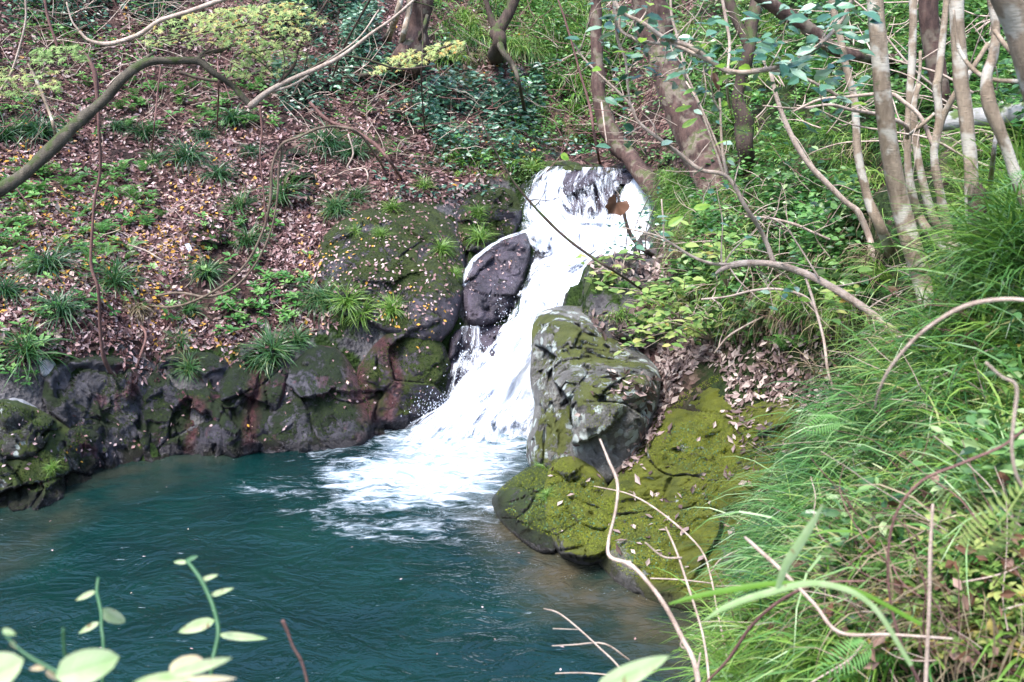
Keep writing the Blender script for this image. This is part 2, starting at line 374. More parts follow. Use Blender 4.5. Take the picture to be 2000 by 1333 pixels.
def ground_mat():
    n = NT('forest floor'); g = n.n('NewGeometry'); sx = n.n('SeparateXYZ'); n.put(sx.inputs[0], g.outputs['Normal'])
    v = n.n('TexVoronoi', Scale=26); n.put(v.inputs['Vector'], n.co)
    hs = n.n('SeparateColor'); n.put(hs.inputs[0], v.outputs['Color'])
    c = n.ramp(hs.outputs[0], [(0, (.008, .004, .004)), (.3, (.03, .015, .013)), (.6, (.085, .045, .038)), (.85, (.17, .10, .085)), (1, (.26, .17, .14))])
    soil = n.ramp(n.noise(6, 6, .7), [(.3, (.008, .006, .005)), (.7, (.035, .022, .019))])
    c = n.mix(n.step(n.noise(1.6, 5, .65), .45, .6), c, soil)
    mf = n.step(n.noise(.9, 6, .65), .56, .66); c = n.mix(n.math('MULTIPLY', mf, .75), c, n.ramp(n.noise(20, 5, .8), [(.3, (.014, .028, .008)), (.7, (.05, .085, .02))]))
    rk = n.ramp(n.noise(4, 8, .7), [(.3, (.02, .018, .02)), (.7, (.14, .13, .13))])
    c = n.mix(n.attr('rock'), c, n.mix(n.step(n.noise(2, 5), .48, .56), rk, n.ramp(n.noise(9, 5, .8), [(.3, DM), (.7, DM2)])))
    c = n.mix(n.math('MULTIPLY', n.attr('green'), n.step(n.noise(5, 5, .7), .3, .5)), c, n.ramp(n.noise(14, 5, .8), [(.3, (.005, .010, .004)), (.7, (.028, .045, .012))]))
    return n.done(n.bsdf(c, .8, n.bump(n.math('ADD', v.outputs[0], n.noise(12, 6, .7)), .8, .03), .12))
M['ground'] = ground_mat()

# ------------------------------------------------------------ the ground
ctl = [ # px, py, depth Y
 # left cliff top, slope
 (0, 720, 8.5), (100, 660, 8.95), (200, 640, 9.3), (300, 690, 9.55), (450, 690, 9.7), (600, 680, 9.9), (660, 640, 10.1), (790, 600, 10.45), (870, 520, 10.95), (880, 660, 10.35), (860, 760, 10.1),
 (0, 560, 9.5), (150, 500, 10.1), (300, 520, 10.4), (450, 540, 10.5), (600, 520, 10.8), (750, 470, 11.2), (850, 400, 11.9), (950, 400, 12.2), (930, 470, 11.6),
 (0, 400, 10.8), (150, 380, 11.2), (300, 370, 11.5), (450, 370, 11.7), (600, 350, 12.), (750, 350, 12.2), (900, 330, 12.7), (980, 310, 13.0),
 (0, 200, 12.2), (200, 200, 12.8), (400, 200, 13.3), (600, 200, 13.7), (800, 220, 13.9), (900, 200, 14.7), (1000, 220, 15.2), (1100, 270, 14.9), (1200, 270, 14.9),
 (0, 0, 13.8), (200, 0, 14.4), (400, 0, 15.), (600, 0, 15.6), (800, 0, 16.6), (950, 0, 17.4), (1100, 0, 17.8), (1100, 120, 16.4), (1000, 110, 16.),
 # stream bed
 (980, 700, 10.5), (1050, 700, 10.45), (960, 640, 10.75), (1050, 620, 10.95), (1150, 620, 10.95), (1090, 540, 11.45), (1150, 540, 11.45), (1040, 480, 11.9), (1150, 490, 11.9), (1250, 480, 12.0),
 (1060, 430, 12.3), (1160, 440, 12.25), (1260, 420, 12.35), (1080, 345, 12.75), (1150, 340, 12.75), (1250, 350, 12.85), (1100, 315, 13.4), (1220, 320, 13.4), (930, 780, 10.15), (1000, 780, 10.1), (1060, 770, 10.15),
 # right of the falls
 (1310, 340, 12.0), (1300, 500, 10.2), (1160, 520, 10.3), (1330, 420, 11.0), (1350, 250, 12.8), (1350, 100, 14.5), (1300, 0, 16.5), (1420, 400, 10.2), (1500, 300, 11.0), (1500, 150, 12.8), (1500, 0, 14.6),
 (1250, 640, 8.9), (1380, 560, 8.9), (1400, 690, 8.4), (1330, 720, 8.4), (1500, 500, 8.7), (1500, 640, 8.1), (1560, 740, 7.5), (1500, 900, 7.15), (1400, 900, 7.5), (1300, 950, 7.4), (1400, 1050, 6.6), (1500, 1050, 6.3), (1200, 980, 7.6), (1200, 800, 8.5), (1120, 660, 9.3), (1100, 800, 8.6), (1100, 950, 7.9),
 (1600, 560, 7.6), (1640, 670, 6.9), (1640, 400, 8.6), (1640, 250, 9.8), (1700, 100, 11.2), (1700, 0, 12.4), (1740, 470, 7.), (1780, 350, 7.8), (1800, 250, 8.6),
 (1690, 760, 5.8), (1650, 900, 5.2), (1610, 1010, 4.7), (1590, 850, 6.7), (1540, 950, 6.3), (1500, 1090, 5.75), (1760, 640, 5.5), (1830, 560, 5.3), (1850, 800, 4.2), (1720, 1100, 3.6), (1560, 1200, 3.85), (1480, 1333, 3.5), (1900, 1250, 2.6), (1700, 1333, 2.75), (1950, 600, 4.2), (1950, 430, 5.3), (1950, 270, 6.6), (1900, 100, 9.0), (1900, 0, 10.),
]
W, Z = [], []
for a, b, Y in ctl:
    p = at(a, b, Y); W.append(p[:2]); Z.append(p[2])
shore = [(0, 975), (100, 950), (200, 912), (300, 892), (450, 880), (600, 862), (720, 848), (830, 828), (900, 815), (1000, 815), (1050, 850), (1030, 930), (975, 965), (985, 1010), (1060, 1062), (1120, 1082), (1200, 1122), (1300, 1162), (1430, 1170)]
for a, b in shore:
    p = on_water(a, b); W.append(p[:2]); Z.append(-.04 if a < 850 else -.3)
for q in [(-6.2, 6.6, .0), (-8.5, 5, .0), (-.35, 9.9, -.35), (.1, 10., -.3), (-7, 8, 1.2), (-9, 7, 1.6), (1.2, 5.4, -.1), (1.02, 4.8, -.1), (.85, 4.2, -.05), (.72, 3.6, .0), (.55, 3.0, .0), (.3, 2.6, .1), (-1, 2.5, .1), (-3, 2.6, .05), (-6, 2.8, .0),
          (0, .6, 1.35), (1.3, 2.2, 1.1), (2.2, 1, 1.9), (-2, .8, 1.25), (-5, .8, 1.2), (-9, 1.5, 1.2), (0, -2, 1.5), (4, 0, 3.), (5, 3, 4.), (5, -3, 3.5), (-6, -4, 2), (0, -8, 2.5),
          (-3, 5, -.85), (-2, 7, -.85), (0, 5, -.7), (-5, 5, -.7), (-.8, 8.6, -.7), (.3, 9.2, -.5), (0, 3.6, -.5), (-3, 3.6, -.5), (.9, 6, -.35), (.3, 7, -.55), (-3.6, 6.6, -.55), (-1.5, 9.1, -.5), (-3.5, 8.1, -.45),
          (-9, 12, 4.2), (-10, 16, 7.), (-6, 20, 9.), (0, 23, 8.5), (4, 20, 8.), (8, 15, 8.), (9, 10, 7.2), (7, 7, 5.4), (-14, 9, 5), (14, 8, 9.5), (-14, 20, 11), (14, 20, 13), (0, 30, 14), (-12, 32, 17), (12, 32, 17), (0, 50, 26), (-40, 45, 30), (40, 45, 32), (40, 0, 24), (-40, 5, 18), (-40, -40, 14), (40, -40, 16), (0, -40, 8)]:
    W.append(q[:2]); Z.append(q[2])
Hf = rbf(W, np.array(Z), .22)
def axis(a, b, lo, hi, st):
    core = np.arange(a, b+st/2, st); out = [core]
    s = st; x = b; r = []
    while x < hi: s *= 1.16; x += s; r.append(x)
    s = st; x = a; l = []
    while x > lo: s *= 1.16; x -= s; l.append(x)
    return np.concatenate([l[::-1], core, r])
gx = axis(-6.5, 6.0, -70, 70, .045); gy = axis(1.5, 16.5, -45, 75, .045)
GX, GY = np.meshgrid(gx, gy); Q = np.c_[GX.ravel(), GY.ravel()]
h = Hf(Q); P3 = np.c_[Q, h]
gpx, gpy = project(P3)
amp = np.clip((P3[:, 1]-2)/4, .2, 1)
h = h + (fbm(P3, 3, 1.1)-.5)*.28*amp + (fbm(P3, 4, 4.5)-.5)*.11
cliff = [(-200, 1100), (-200, 700), (0, 690), (100, 650), (220, 650), (300, 680), (460, 680), (640, 620), (700, 420), (900, 360), (1020, 330), (1300, 330), (1300, 500), (1200, 700), (1100, 1000), (800, 1000)]
rockm = np.clip(poly_dist(gpx, gpy, cliff)/25, 0, 1)*in_poly(gpx, gpy, cliff)*(gpx < 1300)
green = np.clip((gpx-1330+(fbm(P3, 4, 1.2)-.5)*500)/160, 0, 1)
cv, ce = cell(P3*np.array([1, 1, 1.4]), 1.9)
h = h + rockm*((cv-.5)*.08 + cell.fac/1.9*.7 + (ridged(P3, 5, 1.8)-.6)*.2 + (fbm(P3, 3, 14)-.5)*.05)
me_n, me_m = len(gy), len(gx)
V = np.c_[Q, h]; i = (np.arange(me_n-1)[:, None]*me_m+np.arange(me_m-1)[None]).ravel()
gF = np.stack([i, i+1, i+me_m+1, i+me_m], 1)
mb = MB(); mb.add(V, gF, rock=rockm, green=green, stain=stain(gpx, gpy))
ground = mb.build('ground', M['ground']); tag(ground, kind='structure')
bvh_ground = BVHTree.FromPolygons(V.tolist(), gF.tolist())
O = Vector((0, 0, CAMH))
solids = [(V, gF)]
def ground_z(x, y):
    r = bvh_ground.ray_cast(Vector((x, y, 60)), Vector((0, 0, -1))); return r[0].z if r[0] else 0

# ------------------------------------------------------------ rocks
def rock(name, poly, mat, label, bulge=.25, depth=None, thick=.5, step=3.6, rough=1., cat='rock', blocks=1.7, group=None, base=0., seedoff=0., facet=1., sharp=4.5):
    poly = [tuple(p) for p in poly]; pa = np.array(poly, float)
    # round the outline a little
    pa2 = []
    for k in range(len(pa)):
        a, b = pa[k], pa[(k+1) % len(pa)]; pa2 += [a*.8+b*.2, a*.2+b*.8]
    pa = np.array(pa2); cx, cy = pa.mean(0)
    # polar-ish grid: rings from the centre to the outline
    peri = np.vstack([pa, pa[:1]]); seg = np.linalg.norm(np.diff(peri, axis=0), axis=1); tot = seg.sum(); nA = max(24, int(tot/step)); cum = np.r_[0, np.cumsum(seg)]
    s = np.linspace(0, tot, nA, endpoint=False); ex = np.interp(s, cum, peri[:, 0]); ey = np.interp(s, cum, peri[:, 1])
    nR = max(8, int(np.hypot(ex-cx, ey-cy).mean()/step))
    t = np.linspace(0, 1, nR+1)[1:]; 
    X = cx+(ex-cx)[None]*t[:, None]; Yp = cy+(ey-cy)[None]*t[:, None]
    X = np.r_[cx, X.ravel()]; Yp = np.r_[cy, Yp.ravel()]
    if depth is None:
        pts = []
        for a, b in zip(X, Yp):
            r = bvh_ground.ray_cast(O, Vector(ray(a, b)).normalized()); pts.append(r[0].y if r[0] else 12)
        D = np.array(pts)
        # smooth depth along the rings so the rock has its own form
        c = np.array([(1, a, b) for a, b in zip(X, Yp)]); q = np.c_[c, c[:, 1]**2*1e-3, c[:, 2]**2*1e-3, c[:, 1]*c[:, 2]*1e-3]
        D = D*.45+.55*(q@np.linalg.lstsq(q, D, rcond=None)[0])
    else:
        D = rbf([(a, b) for a, b, _ in depth], np.array([d for *_, d in depth]), 25)(np.c_[X, Yp])
    P0 = np.array([at(a, b, d) for a, b, d in zip(X, Yp, D)])
    tt = np.r_[0, np.repeat(t, nA)]; prof = np.sqrt(np.clip(1-tt**sharp, 0, 1))
    dirs = np.array([ray(a, b) for a, b in zip(X, Yp)]); dirs /= np.linalg.norm(dirs, axis=1)[:, None]
    Pp = P0+np.array([seedoff, 0, 0]); cv, ce = cell(Pp*np.array([1, 1, 1.3])+.15*np.stack([vnoise(Pp*3+k*9) for k in range(3)], 1), blocks)
    crk = np.clip((vnoise(Pp*1.7+40)-.42)*5, 0, 1)
    f1 = cell.fac/blocks; _ = cell(Pp+.04*np.stack([vnoise(Pp*9+k*9) for k in range(3)], 1), 4.6); f2 = cell.fac/4.6
    fis = ridged(Pp*np.array([1.6, 1.6, .35])+5, 3, 1.6)
    dz = -np.clip(fis-.86, 0, 1)*1.1*(facet > .4) + (cv-.5)*.07 + f1*.9*facet + f2*.7*facet - .06*crk*np.exp(-(ce/.03)**2) + (ridged(Pp*np.array([1, 1, .6]), 5, 2.)-.6)*.20 + (fbm(Pp, 4, 5)-.5)*.10 + (fbm(Pp, 4, 17)-.5)*.045 + (fbm(Pp, 3, 45)-.5)*.018
    out = prof*bulge + dz*rough*np.clip((1-tt)*5, .15, 1) - base
    Vf = P0-dirs*out[:, None]
    Vb = P0+dirs*(prof*thick+.02)[:, None]
    n = len(Vf); idx = lambda r, a: 1+r*nA+a % nA
    r_ = np.arange(nR-1)[:, None]; a_ = np.arange(nA)[None]
    Fq = np.stack([idx(r_, a_), idx(r_+1, a_), idx(r_+1, a_+1), idx(r_, a_+1)], -1).reshape(-1, 4)
    aa = np.arange(nA); Ft = np.stack([0*aa, idx(0, aa), idx(0, aa+1)], 1)
    Fb = Fq[:, ::-1]+n; Fbt = Ft[:, ::-1]+n
    rim = np.stack([idx(nR-1, aa), idx(nR-1, aa)+n, idx(nR-1, aa+1)+n, idx(nR-1, aa+1)], 1)
    V = np.vstack([Vf, Vb]); mb = MB(); mb.add(V, [Fq, Ft, Fb, Fbt, rim], stain=np.tile(stain(X, Yp), 2))
    o = mb.build(name, mat, origin=P0[0]); tag(o, label, cat, group)
    solids.append((V, Fq)); solids.append((V, np.c_[Ft, Ft[:, 2]][:, :3]))
    return o

rock('boulder', [(-60, 800), (20, 775), (80, 800), (150, 845), (190, 900), (185, 960), (120, 1000), (60, 1030), (-60, 1050)], M['rock_base'], 'mossy green boulder at the far left edge of the pool', .3)
rock('boulder', [(75, 880), (110, 845), (170, 825), (215, 850), (238, 900), (225, 950), (150, 975), (90, 950)], M['rock_left'], 'rounded dark boulder sprinkled with fallen leaves at the left corner of the pool', .28)
rock('stone', [(-10, 785), (35, 775), (80, 800), (95, 830), (40, 838), (-10, 825)], M['stone'], 'pale whitish stone on top of the mossy boulder at the left edge', .12, cat='stone', rough=.3)
rock('stone', [(75, 710), (95, 695), (112, 712), (105, 735), (82, 738)], M['stone'], 'small round grey stone lodged above the left rock wall', .07, cat='stone', rough=.2)
rock('cliff_rock', [(90, 720), (170, 695), (255, 700), (290, 760), (300, 860), (260, 925), (190, 920), (150, 850), (80, 790)], M['rock_leftpale'], 'cracked grey rock face above the leaf sprinkled dark boulder', .13, base=-.04)
rock('cliff_rock', [(275, 760), (320, 695), (400, 685), (450, 705), (455, 800), (440, 900), (350, 910), (285, 915), (270, 830)], M['rock_left'], 'dark rock face between two root filled cracks in the left wall', .12, seedoff=3, base=-.05)
rock('cliff_rock', [(430, 730), (500, 675), (560, 660), (575, 740), (520, 880), (440, 905), (415, 820)], M['rock_left'], 'narrow slanting rock left of the reddish water stain', .14, seedoff=5, base=-.05)
rock('cliff_rock', [(490, 890), (500, 810), (555, 725), (610, 672), (665, 680), (710, 750), (735, 810), (735, 885), (620, 900)], M['rock_leftpale'], 'smooth bulging grey rock rising from the pool right of the reddish stain', .24, rough=.8, facet=.5, base=-.03)
rock('cliff_rock', [(690, 730), (740, 660), (800, 630), (865, 665), (885, 720), (875, 800), (830, 860), (740, 870), (700, 810)], M['rock_dome'], 'dark green mossy rock corner where the left wall meets the waterfall', .2, rough=1., facet=.7, base=-.05)
rock('boulder', [(715, 725), (745, 712), (765, 735), (750, 762), (722, 765)], M['rock_dome'], 'small round mossy rock in the wet reddish hollow left of the waterfall', .12, rough=.3)
rock('outcrop', [(600, 530), (640, 445), (720, 405), (820, 390), (880, 425), (908, 480), (908, 560), (890, 640), (850, 680), (760, 655), (680, 610), (615, 590)], M['rock_dome'], 'broad mossy domed rock strewn with small leaves above the left wall', .34, rough=.9, facet=.35)
rock('boulder', [(885, 425), (915, 380), (1000, 362), (1025, 420), (1005, 460), (955, 500), (900, 490)], M['rock_dome'], 'dark mossy rock beside the top of the waterfall', .2)
rock('wet_rock', [(903, 600), (900, 540), (930, 500), (985, 458), (1030, 450), (1040, 490), (1022, 560), (1002, 612), (955, 640), (915, 640)], M['rock_wet'], 'rounded wet brown rock in the middle of the cascade with orange leaves on top', .36, rough=.95, facet=.6)
rock('wet_rock', [(880, 650), (930, 630), (1000, 638), (975, 700), (925, 770), (885, 830), (862, 800), (872, 710)], M['rock_wet'], 'dark streaming rock at the foot of the waterfall', .24, rough=.8)
rock('wet_rock', [(1075, 352), (1110, 330), (1175, 332), (1210, 350), (1208, 400), (1185, 430), (1170, 470), (1120, 462), (1092, 420), (1100, 385)], M['rock_wet'], 'black wet rock splitting the top of the waterfall', .16)
rock('wet_rock', [(1190, 338), (1215, 328), (1285, 336), (1305, 362), (1300, 384), (1270, 368), (1215, 366)], M['rock_wet'], 'dark wet rock over which the right stream of the waterfall starts', .12)
rock('stone', [(1035, 322), (1080, 312), (1150, 316), (1185, 326), (1160, 336), (1060, 336)], M['rock_base'], 'low dark stone forming the lip over the left stream of the waterfall', .07, cat='stone', rough=.5)
rock('boulder', [(540, 300), (580, 285), (610, 310), (620, 360), (600, 400), (560, 395), (535, 350)], M['rock_left'], 'brown rock protruding from the leafy bank below the hanging vine', .2)
rock('boulder', [(360, 440), (390, 420), (440, 425), (450, 460), (420, 490), (375, 485)], M['rock_dome'], 'low mossy hump in the leaf litter near the white scrap', .12)
rock('boulder', [(1064, 925), (1105, 885), (1175, 915), (1205, 1000), (1200, 1095), (1140, 1110), (1085, 1085), (1055, 1000)], M['rock_moss'], 'bulging yellow green mossy buttress below the lichen boulder', .3,
     depth=[(1060, 880, 8.1), (1100, 860, 7.9), (1200, 960, 7.55), (1200, 1080, 6.7), (1085, 1085, 6.75), (1055, 1000, 7.3)], thick=.6, rough=1., facet=.6, sharp=7)
rock('boulder', [(958, 975), (985, 945), (1040, 905), (1085, 930), (1095, 1000), (1095, 1085), (1050, 1085), (995, 1040), (965, 1005)], M['rock_base'], 'low dark mossy rock jutting into the pool beside the foam', .2,
     depth=[(958, 975, 7.75), (1040, 905, 8.1), (1095, 930, 7.7), (1095, 1085, 6.75), (1020, 1060, 7.), (965, 1005, 7.5)], thick=.6, rough=1., facet=.6, sharp=7)
rock('lichen_boulder', [(1038, 640), (1052, 608), (1100, 596), (1150, 600), (1180, 640), (1260, 690), (1293, 730), (1285, 800), (1245, 890), (1190, 950), (1110, 960), (1040, 930), (1024, 880), (1046, 800), (1034, 740), (1038, 690)], M['rock_lichen'],
     'large grey boulder spotted with pale lichen standing right of the waterfall', .14,
     depth=[(1040, 610, 9.5), (1150, 600, 9.6), (1290, 715, 8.6), (1220, 680, 8.85), (1080, 640, 9.1), (1090, 730, 8.35), (1050, 700, 8.9), (1260, 745, 7.95), (1180, 790, 7.7), (1110, 800, 7.85), (1055, 800, 8.5), (1040, 920, 8.35), (1100, 900, 7.9), (1160, 950, 7.65), (1285, 800, 8.1), (1240, 890, 7.85)], thick=1.0, step=3.4, rough=1.15, blocks=1.15, facet=.95, sharp=9)
rock('moss_rock', [(1150, 1000), (1240, 880), (1290, 790), (1335, 735), (1410, 715), (1490, 735), (1580, 772), (1700, 815), (1720, 900), (1600, 1010), (1520, 1090), (1500, 1200), (1320, 1195), (1210, 1150), (1160, 1090)], M['rock_moss'],
     'broad sloping rock covered in bright yellow green moss beside the pool', .12,
     depth=[(1165, 1010, 7.0), (1165, 1085, 6.6), (1240, 1010, 6.95), (1240, 880, 7.9), (1335, 740, 8.45), (1410, 715, 8.4), (1500, 760, 7.9), (1580, 800, 7.3), (1700, 880, 6.25), (1210, 1140, 6.25), (1320, 1190, 5.9), (1480, 1190, 5.8), (1400, 950, 7.0), (1300, 950, 7.3), (1540, 950, 6.6)], thick=.8, step=3.8, rough=1.7, blocks=1.3, facet=.26, sharp=9)
rock('ledge_rock', [(1142, 600), (1140, 560), (1155, 508), (1220, 498), (1300, 492), (1350, 540), (1340, 650), (1260, 690), (1180, 655)], M['rock_base'], 'mossy ledge with overhanging plants between the waterfall and the lichen boulder', .2,
     depth=[(1145, 600, 9.8), (1150, 510, 10.2), (1300, 495, 10.1), (1340, 650, 8.8), (1180, 650, 9.2)], thick=.7)
rock('boulder', [(985, 95), (1010, 80), (1045, 90), (1055, 150), (1030, 160), (990, 140)], M['rock_left'], 'dark square block of rock under the hanging grass at the top', .15)
rock('stone', [(1000, 300), (1050, 290), (1110, 298), (1100, 312), (1010, 316)], M['rock_leftpale'], 'flat grey slab just above the lip of the waterfall', .06, rough=.3, cat='stone')

# one ray-caster over ground and rocks
AV, AF, off = [], [], 0
for V_, F_ in solids:
    AV.append(V_); AF += (F_+off).tolist(); off += len(V_)
bvh = BVHTree.FromPolygons(np.concatenate(AV).tolist(), AF)
def hit(px, py):
    r = bvh.ray_cast(O, Vector(ray(px, py)).normalized())
    if r[0] is None: return None
    n = r[1]
    if n.dot(Vector(ray(px, py))) > 0: n = -n
    return np.array(r[0]), np.array(n)
def scatter(poly, n, jitter_max_y=None, zmin=.03):
    pa = np.array(poly); lo, hi = pa.min(0), pa.max(0); Ps, Ns = [], []; tries = 0
    while len(Ps) < n and tries < n*12:
        a = rng.uniform(lo[0], hi[0], 256); b = rng.uniform(lo[1], hi[1], 256); ok = in_poly(a, b, poly); tries += 256
        for x, y in zip(a[ok], b[ok]):
            r = hit(x, y)
            if r and r[0][2] > zmin: Ps.append(r[0]); Ns.append(r[1])
            if len(Ps) >= n: break
    return np.array(Ps), np.array(Ns)

# ------------------------------------------------------------ water
def water_mat():
    n = NT('pool water'); 
    deep = n.ramp(n.noise(.8, 3), [(.3, (.0010, .0125, .0125)), (.7, (.0026, .024, .0205))])
    c = n.mix(n.math('MULTIPLY', n.attr('shallow'), n.step(n.noise(2.2, 4), .2, .75)), deep, (.060, .048, .028))
    fo = n.attr('foam'); co = n.scaled((.9, 2.0, 1))
    swirl = n.noise(1.3, 3, .5, co, 1.5)
    f1 = n.noise(5, 7, .72, co, 1.2); m1 = n.step(n.math('ADD', fo, n.math('MULTIPLY', n.math('SUBTRACT', n.math('ADD', n.math('MULTIPLY', f1, .6), n.math('MULTIPLY', swirl, .4)), .5), 2.6)), .30, 1.0)
    m1 = n.math('MULTIPLY', m1, n.step(fo, .02, .25))
    d = n.vor(55, 'F1', 0, n.scaled((1, 1.2, 1))); dots = n.math('LESS_THAN', d, n.math('MULTIPLY', n.math('ADD', fo, n.attr('bubbles')), n.math('MULTIPLY', n.step(n.noise(5, 5, .7), .45, .7), .42)))
    glints = n.math('MULTIPLY', n.step(n.noise(7, 5, .75, n.scaled((.8, 3.2, 1)), .4), .64, .70), n.step(n.noise(1.1, 3), .46, .6))  # ripple glints painted in as pale stretched flecks, using the foam colour
    mask = n.math('MAXIMUM', n.math('MAXIMUM', m1, dots), n.math('MULTIPLY', glints, .45))
    h = n.math('ADD', n.noise(3.2, 3, .55, n.scaled((.8, 1.1, 1)), 2.2), n.math('MULTIPLY', n.noise(9, 3, .6, n.scaled((.8, 1.3, 1)), 1.2), .3))
    nr = n.bump(n.math('ADD', n.math('MULTIPLY', h, n.math('ADD', .25, n.noise(.9, 3, .5))), n.math('MULTIPLY', m1, .3)), .6, .05)
    wb = n.bsdf(c, .07, nr, .5, IOR=1.33)
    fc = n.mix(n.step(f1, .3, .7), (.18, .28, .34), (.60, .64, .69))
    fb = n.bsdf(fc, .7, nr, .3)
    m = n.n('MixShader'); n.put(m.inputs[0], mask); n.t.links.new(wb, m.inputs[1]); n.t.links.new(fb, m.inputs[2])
    return n.done(m.outputs[0])
wx = np.arange(-13, 3.2, .045); wy = np.arange(2.0, 10.6, .045)
WX, WY = np.meshgrid(wx, wy); wz = np.zeros(WX.size); WP = np.c_[WX.ravel(), WY.ravel(), wz]
wpx, wpy = project(WP)
core = [(850, 800), (760, 850), (690, 885), (640, 915), (640, 950), (680, 985), (780, 1005), (870, 1000), (950, 965), (1010, 920), (1045, 870), (1070, 800)]
din = poly_dist(wpx, wpy, core)*np.where(in_poly(wpx, wpy, core), 1, -1)
foam = np.clip(.46+din/125, 0, 1.05)
lobes = [[(470, 955), (560, 948), (650, 955), (700, 975), (600, 975)], [(540, 990), (620, 1000), (720, 1000), (760, 1020), (650, 1015)], [(610, 1010), (660, 1045), (780, 1060), (900, 1045), (990, 1010), (1000, 960), (900, 1005), (760, 1020)], [(600, 895), (660, 870), (780, 850), (760, 880), (660, 910)]]
for lb in lobes:
    dl = poly_dist(wpx, wpy, lb)*np.where(in_poly(wpx, wpy, lb), 1, -1); foam = np.maximum(foam, np.clip(.31+dl/120, 0, .5))
bub = np.clip(.45-np.abs(poly_dist(wpx, wpy, [(960, 1000), (1000, 1060), (1150, 1110), (1250, 1170), (1150, 1150), (1050, 1110), (980, 1060)]))/150, 0, .4)
bub = np.maximum(bub, .10)
sh1 = np.clip(1-poly_dist(wpx, wpy, [(985, 1010), (1060, 1062), (1200, 1122), (1300, 1165), (1440, 1180), (1440, 1260), (1330, 1260), (1200, 1190), (1080, 1130)])/110, 0, 1)
sh1 = np.where(in_poly(wpx, wpy, [(985, 1010), (1060, 1062), (1200, 1122), (1300, 1165), (1440, 1180), (1440, 1260), (1330, 1260), (1200, 1190), (1080, 1130)]), 1, sh1)
sh2 = np.clip(1-poly_dist(wpx, wpy, [(-80, 1010), (60, 985), (220, 925), (420, 885), (200, 950), (60, 1060), (-80, 1120)])/60, 0, 1)
shallow = np.clip(np.maximum(sh1, sh2*.4), 0, 1)
wz = (fbm(WP*np.array([1, 1.6, 1]), 3, 2.2)-.5)*.03+np.clip(foam, 0, 1)*((fbm(WP, 4, 5)-.4)*.12) + .20*np.exp(-(poly_dist(wpx, wpy, [(850, 832), (1040, 835), (1040, 805), (900, 800)])/34)**2)*(.1+1.1*fbm(WP, 4, 6))
WP[:, 2] = wz; i = (np.arange(len(wy)-1)[:, None]*len(wx)+np.arange(len(wx)-1)[None]).ravel()
mb = MB(); mb.add(WP, np.stack([i, i+1, i+len(wx)+1, i+len(wx)], 1), foam=foam, bubbles=bub, shallow=shallow)
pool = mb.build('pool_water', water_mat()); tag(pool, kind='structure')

def fall_mat():
    n = NT('falling water'); a = n.n('Attribute', attribute_name='flow').outputs['Vector']
    mp = n.n('Mapping'); n.put(mp.inputs[0], a); mp.inputs['Scale'].default_value = (7.5, 2.6, 1)
    s1 = n.noise(1, 6, .66, mp.outputs[0], 1.1)
    mp2 = n.n('Mapping'); n.put(mp2.inputs[0], a); mp2.inputs['Scale'].default_value = (46, 4, 1)
    s2 = n.noise(1, 4, .7, mp2.outputs[0], .3)
    s = n.math('ADD', n.math('MULTIPLY', s1, .74), n.math('MULTIPLY', s2, .26))
    al = n.step(n.math('ADD', n.attr('dens'), n.math('MULTIPLY', n.math('SUBTRACT', s, .5), 3.2)), .12, .8)
    c = n.ramp(s, [(.34, (.15, .18, .28)), (.42, (.38, .42, .50)), (.52, (.60, .63, .67)), (.62, (.72, .74, .76))])
    b = n.bsdf(c, .6, n.bump(s, .35, .03), .3)
    t = n.n('BsdfTransparent'); m = n.n('MixShader'); n.put(m.inputs[0], al); n.t.links.new(t.outputs[0], m.inputs[1]); n.t.links.new(b, m.inputs[2])
    return n.done(m.outputs[0])
M['fall'] = fall_mat()
def sheet(rows, nu=60, sub=8, bulge=.06, edge=.25, dens=1., nz=.07, v0=0.):
    """rows: py, left px, right px, Y (, density)"""
    rr = smooth_path([[r[0], r[1], r[2], r[3]] for r in rows], sub); rr = np.c_[rr]
    dd = np.interp(np.linspace(0, len(rows)-1, len(rr)), range(len(rows)), [r[4] if len(r) > 4 else dens for r in rows])
    u = np.linspace(0, 1, nu); Vv = []; fl = []; de = []; v = v0; last = None; W_ = float(np.mean([(q[2]-q[1])*q[3]/F for q in rows]))
    for k, (py, l, r, Y) in enumerate(rr):
        c = at((l+r)/2, py, Y)
        if last is not None: v += np.linalg.norm(c-last)
        last = c
        for q in u:
            p = at(l+(r-l)*q, py, Y); Vv.append(p); fl.append((q*W_+v0*1.7+.05*math.sin(v*2.3), v)); de.append(dd[k]*(min(1, min(q, 1-q)/edge)**.6))
    Vv = np.array(Vv); fl = np.array(fl)
    o = (fbm(np.c_[fl[:, 0]*7, fl[:, 1]*1.5, fl[:, 0]*0], 4)-.35)*nz*2 + bulge*np.sin(np.pi*np.tile(u, len(rr)))
    Vv[:, 1] -= o*.8; Vv[:, 2] += o*.4
    n = len(rr); i = (np.arange(n-1)[:, None]*nu+np.arange(nu-1)[None]).ravel()
    return Vv, np.stack([i, i+nu, i+nu+1, i+1], 1), fl, np.array(de)
mb = MB(); FL = []
def add_sheet(*a, **k):
    V_, F_, fl, de = sheet(*a, **k); mb.add(V_, F_, dens=de); FL.append(fl)
add_sheet([(328, 1050, 1140, 12.74, .15), (345, 1034, 1132, 12.58, .62), (385, 1018, 1125, 12.4, .8), (420, 1012, 1150, 12.2, .8), (450, 1015, 1200, 12.02, .85), (480, 1025, 1250, 11.85, .95)], nz=.05, edge=.4)
add_sheet([(330, 1110, 1215, 12.5, .22), (370, 1100, 1215, 12.25, .3), (410, 1110, 1215, 12.1, .34), (440, 1110, 1215, 11.95, .55)], nz=.04, edge=.1)
